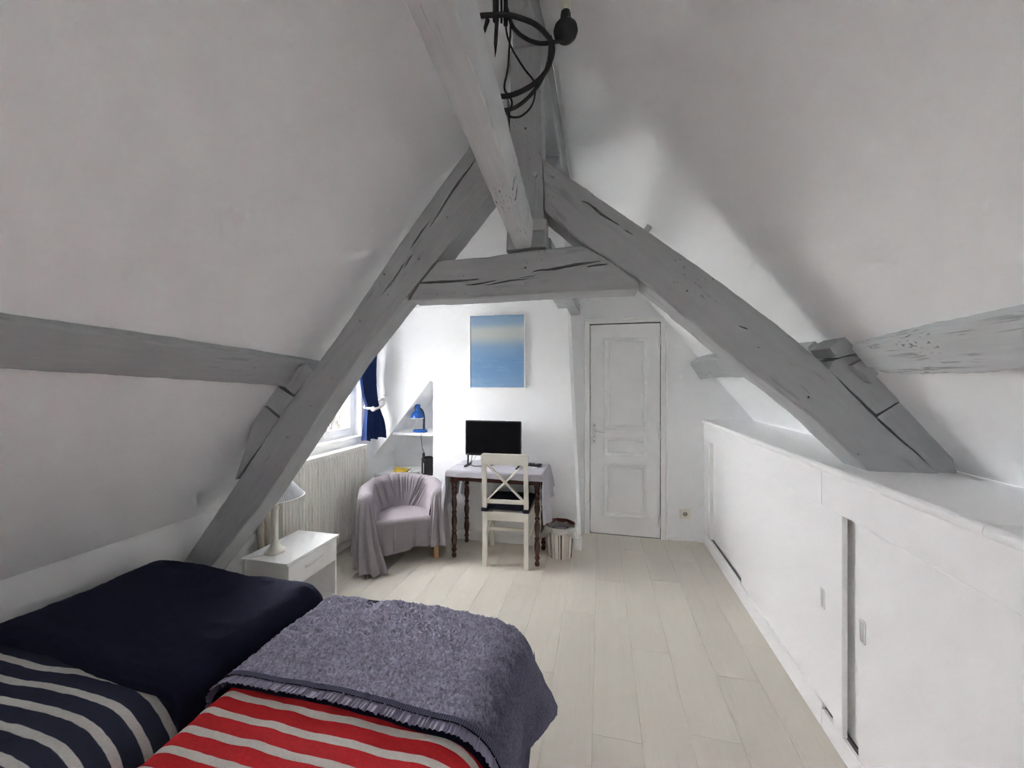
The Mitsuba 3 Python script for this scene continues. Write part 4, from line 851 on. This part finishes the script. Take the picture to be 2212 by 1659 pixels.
# seat and its front apron
uu = np.linspace(-0.262, 0.262, 110); ww = np.linspace(0, 1, 90)
Uq, Wq = np.meshgrid(uu, ww, indexing='ij')
vs = np.clip(1 - Wq / 0.52, 0, 1); dn = np.clip((Wq - 0.52) / 0.48, 0, 1)
rr = 0.035
arc = np.clip(dn * 0.3 / (rr * 1.57), 0, 1) * math.pi / 2
hemz = 0.095 + 0.045 * np.clip((Uq + 0.06) / 0.2, 0, 1) - 0.02 * np.clip((Uq - 0.1) / 0.1, 0, 1)
ztopS = 0.362 + 0.006 * np.cos(Uq * 9) - 0.022 * vs
zS = np.where(dn <= 0, ztopS, ztopS - rr * (1 - np.cos(arc)) - np.clip(dn - 0.18, 0, 1) / 0.82 * (ztopS - rr - hemz))
vS = np.where(dn <= 0, 0.035 + vs * 0.45, 0.035 - rr * np.sin(arc) - 0.015 * dn)
fd = np.clip(dn - 0.1, 0, 1)
vS = vS - fd * (0.010 * np.sin(Uq * 42 + 1) + 0.014 * ridge(Uq - 0.10 + 0.05 * dn, 0.012) - 0.012 * ridge(Uq - 0.125 + 0.05 * dn, 0.012) + 0.008 * ridge(Uq + 0.07, 0.006))
zS = zS + 0.004 * (meshkit.fbm(np.stack([Uq * 12, Wq * 5, Uq * 0], -1), 3, 6) - 0.5)
meshes.append(grid(loc(Uq, vS, zS), True))
t = 'throw_cover'
tag(t, 'mauve grey throw draped in folds over the armchair, trailing onto the floor', 'throw')
put(t + '__cloth', cat_(*meshes), 'mauve_throw', True)
fr_ = []
for k in range(26):
    a_ = 0.5 + 1.9 * k / 25; r_ = 0.115 + 0.02 * math.sin(a_ * 11)
    p0 = loc(-AW + 0.05 - math.cos(a_) * r_, 0.0 - math.sin(a_) * r_, 0.016)
    p1 = loc(-AW + 0.05 - math.cos(a_) * (r_ + 0.03) + 0.012 * math.sin(k * 5.0), 0.0 - math.sin(a_) * (r_ + 0.03), 0.003)
    fr_.append(tube(np.array([p0, (p0 + p1) / 2 + [0, 0, 0.004], p1]), 0.0026, 5))
put(t + '__fringe', cat_(*fr_), 'mauve_throw', 40, kind='stuff')
t = 'armchair'
tag(t, 'tub armchair on pale wooden feet hidden under the mauve throw', 'armchair')
sb = np.linspace(0.0, lenU, 40)
u, v, ou, ov = upath(sb)
Rb = []
for k in range(len(sb)):
    zt_ = float(ztop(sb[k])) - 0.016
    Rb.append([loc(u[k] + dd * ou[k], v[k] + dd * ov[k], np.float64(zz)) for dd, zz in ((-0.035, 0.12), (0.035, 0.12), (0.038, zt_ - 0.03), (0.02, zt_), (-0.02, zt_), (-0.038, zt_ - 0.03))])
put(t + '__shell', hull_loft(np.array(Rb)), 'mauve_throw', 30)
se = np.array([[loc(uu_, vv_, np.float64(zz_2)) for uu_, vv_ in ((-0.245, 0.05), (0.245, 0.05), (0.24, 0.25), (0.14, 0.40), (-0.14, 0.40), (-0.24, 0.25))] for zz_2 in (0.13, 0.318)])
put(t + '__seat', hull_loft(se), 'mauve_throw', 20)
for uu_, vv_ in ((-0.27, 0.03), (0.27, 0.035), (-0.17, 0.38), (0.17, 0.38)):
    c = loc(np.float64(uu_), np.float64(vv_), np.float64(0.0)); m = trimesh.creation.cylinder(0.021, 0.125, sections=16); m.apply_translation(c + [0, 0, 0.0625]); put(t + '__foot', m, 'pale_wood', 40)

# ---------------------------------------------------------------- curtain with its rope
P('blue_curtain', (.02, .035, .12), 0.85, 0.1, cloth_tex((0.020, 0.036, 0.115), 0.12, 700), sheen=0.5)
zc = np.linspace(2.03, 0.945, 90)
yl = np.interp(zc, [0.94, 1.1, 1.22, 1.26, 1.36, 1.5, 1.75, 2.03], [3.075, 3.12, 3.180, 3.178, 3.11, 3.06, 3.0, 2.98])
yr = np.interp(zc, [0.94, 1.1, 1.22, 1.26, 1.4, 1.7, 2.03], [3.375, 3.365, 3.352, 3.35, 3.34, 3.335, 3.33])
xc_ = np.interp(zc, [0.94, 1.1, 1.24, 1.4, 2.03], [-2.085, -2.095, -2.125, -2.13, -2.15])
amp = np.interp(zc, [0.94, 1.24, 1.5, 2.03], [0.032, 0.017, 0.030, 0.028])
pu = np.linspace(0, 1, 150)
ZC, PU = np.meshgrid(zc, pu, indexing='ij')
k_ = np.interp(ZC, [0.94, 1.24, 2.03], [5.2, 6.0, 6.0])
ph = 2 * math.pi * PU * 5.5
Gc = np.stack([xc_[:, None] + amp[:, None] * np.sin(ph + 0.5 * np.sin(ZC * 5)) + 0.045 * (PU - 0.4) * np.clip((1.3 - ZC) / 0.3, 0, 1) + 0.01 * np.sin(ZC * 9 + PU * 4), yl[:, None] + (yr - yl)[:, None] * (PU + 0.012 * np.sin(ph * 2)), ZC + 0.012 * np.sin(ph * 0.5) * (ZC < 0.96)], -1)
t = 'curtain'
tag(t, 'dark blue curtain gathered by a white rope beside the window', 'curtain')
put(t + '__cloth', grid(Gc), 'blue_curtain', True, uv=np.stack([PU * 0.6, ZC], -1).reshape(-1, 2))
P('white_rope', (.72, .70, .66), 0.85, 0.1)
rp = spline([(-2.068, 3.193, 1.232), (-2.06, 3.23, 1.228), (-2.055, 3.27, 1.236), (-2.052, 3.33, 1.25), (-2.06, 3.375, 1.285), (-2.075, 3.395, 1.315)], 80)
rp2 = spline([(-2.068, 3.193, 1.232), (-2.11, 3.186, 1.235), (-2.165, 3.21, 1.24), (-2.195, 3.28, 1.25), (-2.17, 3.36, 1.28), (-2.075, 3.395, 1.315)], 80)
def rope(path, r):
    tt = np.linspace(0, 1, len(path)); ms = []
    tg = np.gradient(path, axis=0); tg /= np.linalg.norm(tg, axis=1, keepdims=True)
    a = np.cross(tg, [0, 0, 1.0]); a /= np.linalg.norm(a, axis=1, keepdims=True); b = np.cross(tg, a)
    L = np.linalg.norm(np.diff(path, axis=0), axis=1).sum()
    for k in range(3):
        an_ = 2 * math.pi * (tt * L / 0.035 + k / 3)
        ms.append(tube(path + r * 0.55 * (np.cos(an_)[:, None] * a + np.sin(an_)[:, None] * b), r * 0.6, 7))
    return cat_(*ms)
t = 'curtain_rope'
tag(t, 'thick white twisted rope tying back the blue curtain', 'rope')
put(t + '__rope', cat_(rope(rp, 0.011), rope(rp2, 0.011)), 'white_rope', 50)
m = trimesh.creation.icosphere(3, 0.022); V = np.array(m.vertices); V *= (0.85 + 0.35 * meshkit.noise(V * 90, 4))[:, None]; put(t + '__knot', trimesh.Trimesh(V + [-2.062, 3.190, 1.228], m.faces, process=False), 'white_rope', 50)
t = 'curtain_hook'
tag(t, 'small white metal cross hook on the wall holding the curtain rope', 'hook')
put(t, cat_(tube([(-2.075, YC - 0.001, 1.345), (-2.075, 3.395, 1.34), (-2.075, 3.388, 1.355)], 0.004, 8), tube([(-2.075, 3.412, 1.30), (-2.075, 3.412, 1.375)], 0.004, 8), tube([(-2.115, 3.412, 1.342), (-2.035, 3.412, 1.342)], 0.004, 8)), 'metal_white', 40)
t = 'curtain_rod'
tag(t, 'thin white curtain rod above the window', 'curtain rod')
put(t, cat_(tube([(-2.15, W0 + 0.02, 2.045), (-2.15, 3.40, 2.045)], 0.009, 12), tube([(-2.219, W0 + 0.06, 2.045), (-2.15, W0 + 0.06, 2.045)], 0.006, 8), tube([(-2.219, 3.38, 2.045), (-2.15, 3.38, 2.045)], 0.006, 8)), 'metal_white', 40)

# ---------------------------------------------------------------- two beds side by side
def stripes(dark, light, period, phase, frac):
    dark, light = mi.Color3f(dark), mi.Color3f(light)
    def f(p, n, uv):
        w = uv.y + 0.004 * (fbm(uv.x * 22, uv.y * 9, 1, 3) - 0.5)
        k = (w - phase) / period; fq = dr.abs(k - dr.floor(k) - 0.5) * period
        e = smoothstep(frac * period / 2 + 0.0012, frac * period / 2 - 0.0012, 0.5 * period - fq)
        weave = 0.90 + 0.2 * fbm(uv.x * 300, uv.y * 300, 2, 2)
        return mix(dark, light, e) * weave
    return f
wr = lambda p, n, uv: 0.0030 * fbm(uv.x * 26, uv.y * 34, 3, 3) + 0.0022 * fbm(uv.x * 20 + uv.y * 8, uv.y * 90, 7, 2)
P('navy_stripes', (.1, .1, .1), 0.85, 0.12, stripes((0.040, 0.045, 0.075), (0.70, 0.70, 0.67), 0.0625, 0.889, 0.33), wr)
P('red_stripes', (.5, .05, .05), 0.8, 0.12, stripes((0.60, 0.035, 0.040), (0.74, 0.70, 0.66), 0.0585, 0.936, 0.34), wr)
P('mattress_white', (.7, .69, .66), 0.8, 0.1)
P('bed_wood', (.45, .30, .17), 0.5, 0.3)
def section(xl, xr, zt, rl, rr, zl, zr, n=130):
    """half-rounded section over a mattress, from the left hem to the right hem"""
    pts = [(xl, zl), (xl, zt - rl)]
    pts += [(xl + rl - rl * math.cos(a), zt - rl + rl * math.sin(a)) for a in np.linspace(0.1, math.pi / 2, 12)]
    pts += [(xr - rr + rr * math.sin(a), zt - rr + rr * math.cos(a)) for a in np.linspace(0, math.pi / 2, 12)]
    pts += [(xr + 0.01, zr)]
    return resample(pts, n)
def drape(sec, y, wave, seed, low=0.012):
    n, k = len(sec), len(y)
    s = np.r_[0, np.cumsum(np.linalg.norm(np.diff(sec, axis=0), axis=1))]
    tg = np.gradient(sec, axis=0); nn = np.stack([-tg[:, 1], tg[:, 0]], 1); nn /= np.linalg.norm(nn, axis=1, keepdims=True)
    D = (meshkit.fbm(np.stack(np.broadcast_arrays(s[:, None] * 4.2, y[None] * 3.4, np.float64(seed)), -1), 3, seed) - 0.5) * 2 * low
    D = D + (meshkit.fbm(np.stack(np.broadcast_arrays(s[:, None] * 16, y[None] * 26, np.float64(seed)), -1), 3, seed + 2) - 0.5) * 2 * wave
    X = sec[:, :1] + nn[:, :1] * D; Zq = sec[:, 1:] + nn[:, 1:] * D
    return np.stack(np.broadcast_arrays(X, y[None], Zq), -1), np.stack(np.broadcast_arrays(s[:, None], y[None]), -1)
beds = ((-2.195, -1.215, 0.545, 0.09, 0.17, 'navy_stripes', 'navy and white striped'), (-1.150, -0.275, 0.542, 0.075, 0.15, 'red_stripes', 'red and white striped'))
for k, (xl, xr, zt, rl, rr, mat, nm) in enumerate(beds):
    b = 'single_bed' if k == 0 else 'single_bed_001'
    tag(b, 'low single bed under the %s duvet, %s' % (nm, 'along the white knee wall' if k == 0 else 'beside the open floor'), 'bed')
    put(b + '__mattress', cbox(xl + 0.045, xr - 0.05, -0.42, 1.42, 0.33, zt - 0.06, 0.07), 'mattress_white', 30)
    put(b + '__base', cbox(xl + 0.04, xr - 0.04, -0.42, 1.43, 0.19, 0.328, 0.01), 'mattress_white', 20)
    for x in (xl + 0.12, xr - 0.12):
        for y in (-0.32, 1.33):
            m = trimesh.creation.cylinder(0.025, 0.19, sections=16); m.apply_translation((x, y, 0.095)); put(b + '__leg', m, 'bed_wood', 40)
    y = np.r_[np.linspace(-0.45, 0.3, 60), np.linspace(0.305, 1.44, 190)]
    G, uv = drape(section(xl, xr, zt, rl, rr, 0.30 if k else 0.33, 0.33 if k == 0 else 0.20), y, 0.0035, 11 + k)
    if k == 0: uv = uv + np.stack([np.zeros(uv.shape[:2]), 0.010 * np.sin(G[..., 0] * 9)], -1)
    put('duvet' if k == 0 else 'duvet_001', grid(G, True), mat, True, '%s duvet spread over the bed %s' % (nm, 'against the knee wall' if k == 0 else 'beside the open floor'), 'duvet', uv=uv.reshape(-1, 2))

# folded blankets across the foot of both beds
P('navy_fleece', (.02, .02, .05), 0.9, 0.1, lambda p, n, uv: mi.Color3f(0.009, 0.010, 0.024) * (0.8 + 0.5 * fbm(uv.x * 120, uv.y * 120, 3, 3)), lambda p, n, uv: 0.0022 * fbm(uv.x * 220, uv.y * 220, 3, 2), sheen=0.5, sheen_tint=0.4)
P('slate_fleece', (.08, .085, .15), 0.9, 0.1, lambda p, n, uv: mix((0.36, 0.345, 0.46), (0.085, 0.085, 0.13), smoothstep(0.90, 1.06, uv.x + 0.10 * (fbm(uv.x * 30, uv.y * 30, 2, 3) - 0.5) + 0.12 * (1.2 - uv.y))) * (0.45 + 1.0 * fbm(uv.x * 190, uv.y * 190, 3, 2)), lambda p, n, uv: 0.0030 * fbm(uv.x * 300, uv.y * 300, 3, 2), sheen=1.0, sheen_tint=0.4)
P('slate_satin', (.21, .19, .28), 0.52, 0.4, sheen=0.3)
P('rib_band', (.1, .1, .17), 0.8, 0.1, lambda p, n, uv: mi.Color3f(0.12, 0.12, 0.19) * (0.45 + 0.55 * smoothstep(-0.5, 0.6, dr.sin(uv.x * 900))))
sec = section(-2.20, -1.20, 0.598, 0.11, 0.085, 0.45, 0.40, 170)
yb = np.linspace(0, 1, 150)
Yq = np.interp(yb, [0, 0.06, 0.14, 0.9, 0.96, 1.0], [0.905, 0.905, 0.935, 1.455, 1.485, 1.49])
Hq = np.interp(yb, [0, 0.06, 0.09, 0.14, 0.87, 0.92, 0.96, 1.0], [-0.048, -0.022, -0.008, 0.0, 0.0, -0.012, -0.04, -0.22])
G, uv = drape(sec, Yq, 0.004, 21, 0.010)
xs = np.clip((G[..., 0] + 2.2) / 1.0, 0, 1)
G[..., 2] += Hq[None, :] + 0.012 * np.exp(-((xs - 0.2) / 0.2) ** 2)
G[..., 1] += (0.020 * np.sin(xs * 5) - 0.012) * (1 - yb[None])
uv = np.stack([uv[..., 0], yb[None] * 0.62 + 0 * uv[..., 0]], -1)
put('blanket', grid(G, True), 'navy_fleece', True, 'dark navy folded blanket lying across the striped bed by the knee wall', 'blanket', uv=uv.reshape(-1, 2))

t = 'blanket_001'
tag(t, 'slate blue fleece blanket with a pleated satin edge across the red striped bed', 'blanket')
def over(off, zl, zr, y, n, seed, wave, low, flare):
    sec = section(-1.155 - off, -0.268 + off, 0.542 + off, 0.075, 0.16, zl, zr, n)
    G, uv = drape(sec, y, wave, seed, low)
    dz = np.clip((0.40 - G[..., 2]) / 0.3, 0, 1) * (G[..., 0] > -0.6)
    far = np.clip((G[..., 1] - 1.0) / 0.45, 0, 1)
    yy0 = G[..., 1].copy()
    hem = np.interp(yy0, [0.9, 1.19, 1.24, 1.36, 1.48], [0.05, 0.05, 0.27, 0.24, 0.18])
    low_ = (G[..., 2] < 0.40) & (G[..., 0] > -0.6)
    G[..., 2] = np.where(low_, 0.40 - (0.40 - G[..., 2]) * (0.40 - hem) / 0.35, G[..., 2])
    G[..., 0] += dz * (flare * np.clip((yy0 - 1.15) / 0.32, 0, 1) ** 1.4 + 0.010 * np.sin(yy0 * 19 + 1.0))
    G[..., 1] += dz * 0.03 * far + 0.010 * np.sin(G[..., 0] * 7 + 1)
    return G, uv
ye = np.r_[np.linspace(0.992, 1.45, 150), np.linspace(1.455, 1.475, 10)]
G, uv = over(0.024, 0.40, 0.045, ye, 360, 12, 0.003, 0.012, 0.075)
far = np.clip((ye - 1.44) / 0.04, 0, 1)[None]
top_ = G[..., 2] > 0.44
G[..., 2] -= np.where(top_, 0.05 * far ** 2, 0)
G[..., 2] -= 0.020 * np.exp(-((G[..., 0] + 0.93) / 0.05) ** 2) * np.clip((G[..., 1] - 1.36) / 0.12, 0, 1) * top_
nub = (meshkit.noise(np.stack([uv[..., 0] * 150, uv[..., 1] * 150, uv[..., 0] * 0], -1), 5) - 0.5) * 0.011 + (meshkit.fbm(np.stack([uv[..., 0] * 45, uv[..., 1] * 45, uv[..., 0] * 0], -1), 2, 8) - 0.5) * 0.006
pile = np.clip((G[..., 2] - 0.46) / 0.09, 0.15, 1)
gm = grid(G, True); nv = np.array(gm.vertex_normals).reshape(G.shape)
G = G + nv * (nub * pile)[..., None]
G_fleece_end, uv_end = G[:, -1].copy(), uv[:, -1].copy()
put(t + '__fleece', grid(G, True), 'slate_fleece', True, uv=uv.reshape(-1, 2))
yl_ = np.r_[np.linspace(0.948, 1.46, 50)]
G, uv = over(0.010, 0.40, 0.06, yl_, 150, 12, 0.002, 0.012, 0.07)
put(t + '__under_layer', grid(G, True), 'navy_fleece', True, uv=uv.reshape(-1, 2))
E0 = G_fleece_end
low_e = np.clip((0.50 - E0[:, 2]) / 0.12, 0, 1)[:, None]
Ge = np.stack([E0 + np.stack([-0.004 * k + 0 * E0[:, 0], np.full(len(E0), 0.004 * min(k, 2)), -0.055 * k * (1 - low_e[:, 0])], -1) for k in range(5)], 1)
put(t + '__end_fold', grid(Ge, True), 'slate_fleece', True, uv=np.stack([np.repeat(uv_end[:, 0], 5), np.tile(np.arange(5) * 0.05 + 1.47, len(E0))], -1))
G, uv = over(0.026, 0.41, 0.05, np.linspace(0.978, 0.995, 5), 420, 12, 0.0, 0.012, 0.075)
put(t + '__rib_band', grid(G, True), 'rib_band', True, uv=uv.reshape(-1, 2))
yr_ = np.linspace(0.945, 0.980, 9)
G, uv = over(0.022, 0.41, 0.05, yr_, 700, 12, 0.0, 0.012, 0.075)
s_ = uv[..., 0]; f_ = np.clip((0.980 - yr_) / 0.035, 0, 1)[None]
pl = 0.0035 * np.abs(((s_ * 27 + 0.35 * np.sin(s_ * 40)) % 1) - 0.5) * 2 + 0.0018 * np.sin(s_ * 420 + 2 * np.sin(s_ * 60))
cut = 0.006 * np.exp(-((((s_ * 27 + 0.35 * np.sin(s_ * 40)) % 1) - 0.02) / 0.05) ** 2)
nv = np.array(grid(G, True).vertex_normals).reshape(G.shape)
G = G + nv * ((pl * (0.3 + f_) - cut) - 0.006 * f_)[..., None]
G[..., 1] += f_ * 0.0015 * np.sin(s_ * 170)
put(t + '__satin_ruffle', grid(G, True), 'slate_satin', True)

# ---------------------------------------------------------------- chandelier above the beam
t = 'chandelier'
tag(t, 'black iron chandelier with curled arms and one bulb above the overhead beam', 'chandelier')
def at(pts, y, n=50): return spline([(x, y, z) for x, z in pts], n)
put(t + '__arm', tube(at([(-0.375, 2.597), (-0.354, 2.596), (-0.315, 2.59), (-0.273, 2.581), (-0.228, 2.56), (-0.19, 2.536), (-0.162, 2.507), (-0.146, 2.483), (-0.137, 2.458), (-0.139, 2.436), (-0.153, 2.397), (-0.186, 2.364), (-0.226, 2.346), (-0.278, 2.338), (-0.31, 2.345)], 1.12, 90), 0.0072, 10), 'black_iron', 40)
put(t + '__arm', tube(at([(-0.292, 2.66), (-0.278, 2.617), (-0.268, 2.59), (-0.243, 2.558), (-0.213, 2.535), (-0.179, 2.52), (-0.148, 2.516), (-0.112, 2.518)], 1.17, 60), 0.006, 10), 'black_iron', 40)
put(t + '__arm', tube(at([(-0.158, 2.58), (-0.157, 2.557), (-0.158, 2.528), (-0.167, 2.487), (-0.187, 2.445), (-0.217, 2.408), (-0.253, 2.381), (-0.29, 2.369), (-0.32, 2.375)], 1.22, 60), 0.006, 10), 'black_iron', 40)
put(t + '__wire', tube(at([(-0.299, 2.646), (-0.295, 2.603), (-0.28, 2.554), (-0.254, 2.504), (-0.224, 2.457), (-0.204, 2.426), (-0.203, 2.391), (-0.211, 2.36), (-0.232, 2.336), (-0.257, 2.326), (-0.283, 2.332), (-0.30, 2.35)], 1.2, 80), 0.003, 8), 'black_iron', 40)
put(t + '__wire', tube(at([(-0.271, 2.60), (-0.272, 2.539), (-0.276, 2.487), (-0.283, 2.426), (-0.289, 2.381), (-0.271, 2.352), (-0.271, 2.32)], 1.15, 50), 0.0032, 8), 'black_iron', 40)
sp = np.array([(-0.305, 1.12, 2.70), (-0.306, 1.12, 2.577), (-0.31, 1.12, 2.502), (-0.311, 1.12, 2.462)]); put(t + '__spike', tube(sp, [0.006, 0.006, 0.0055, 0.0008], 10), 'black_iron', 40)
for x, y, r in ((-0.318, 1.15, 0.0095), (-0.291, 1.17, 0.007), (-0.302, 1.16, 0.0035)):
    put(t + '__rod', tube([(x, y, 2.60), (x, y, 2.988)], r, 10), 'black_iron', 40)
put(t + '__leaf', tube(at([(-0.335, 2.58), (-0.345, 2.55), (-0.35, 2.535)], 1.12, 8), np.linspace(0.007, 0.004, 8), 8), 'black_iron', 40)
put(t + '__ceiling_cup', lathe([(0, 2.955), (0.02, 2.958), (0.045, 2.975), (0.048, 2.984), (0, 2.984)], (-0.315, 1.16, 0), 24), 'black_iron', 40)
cx_, cy_ = -0.104, 1.17
put(t + '__candle_cup', lathe([(0, 2.513), (0.010, 2.514), (0.024, 2.519), (0.033, 2.529), (0.037, 2.541), (0.034, 2.553), (0.026, 2.563), (0.016, 2.570), (0.0155, 2.590), (0.0145, 2.598), (0, 2.599)], (cx_, cy_, 0), 28), 'black_iron', 40)
P('candle_cream', (.55, .54, .44), 0.35, 0.4)
put(t + '__bulb', lathe([(0, 2.598), (0.0125, 2.599), (0.0135, 2.612), (0.0165, 2.628), (0.019, 2.645), (0.0185, 2.662), (0.013, 2.682), (0.005, 2.694), (0, 2.696)], (cx_, cy_, 0), 28), 'candle_cream', 40)

# ---------------------------------------------------------------- outside the window
put('garden', flat(sbox(-70, -40, 30, 70), 'z', -3.0), P('pale_gravel', (.38, .375, .36), 0.9, 0.1), False, kind='structure')
P('bark', (.04, .036, .032), 0.9, 0.1); P('spring_leaf', (.09, .10, .06), 0.7, 0.2)
def tree(key, x, y, h, seed, label):
    r = random.Random(seed); br, lv = [], []
    def grow(p, d, L, rad, lev):
        n = 5; pts = [p]; dd = d
        for i in range(n):
            dd = dd + np.array([r.uniform(-.22, .22), r.uniform(-.22, .22), r.uniform(-.06, .16)]); dd /= np.linalg.norm(dd)
            pts.append(pts[-1] + dd * L / n)
        br.append(tube(pts, np.linspace(rad, rad * 0.55, n + 1), 5 if lev > 1 else 8, cap=False))
        if lev >= 4:
            for q in pts[2:]:
                for _ in range(2):
                    c = q + np.array([r.uniform(-.12, .12) for _ in range(3)]); a = np.array([r.uniform(-1, 1) for _ in range(3)]); a /= np.linalg.norm(a)
                    b = np.cross(a, [0.3, 0.5, 0.8]); b /= np.linalg.norm(b); s = r.uniform(.02, .04)
                    lv.append(trimesh.Trimesh([c + a * s, c + b * s * .6, c - a * s, c - b * s * .6], [[0, 1, 2], [0, 2, 3]], process=False))
            return
        for i in range(r.choice([3, 4]) if lev else 6):
            k = r.randrange(2, n + 1) if lev else r.randrange(2, n + 1)
            e = dd + np.array([r.uniform(-1, 1), r.uniform(-1, 1), r.uniform(-.1, .7)]) * 0.95; e /= np.linalg.norm(e)
            grow(pts[k], e, L * r.uniform(.55, .78), rad * 0.5, lev + 1)
    grow(np.array([x, y, -3.0]), np.array([0, 0, 1.0]), h * 0.46, 0.10, 0)
    tag(key, label, 'tree')
    put(key + '__branches', cat_(*br), 'bark', 40); put(key + '__leaves', cat_(*lv), 'spring_leaf', False, kind='stuff')
tree('garden_tree', -9.2, 12.2, 4.6, 3, 'nearly bare tree seen through the window beside the blue curtain')
tree('garden_tree_001', -14.5, 18.5, 4.3, 5, 'bare tree farther back in the garden outside the window')
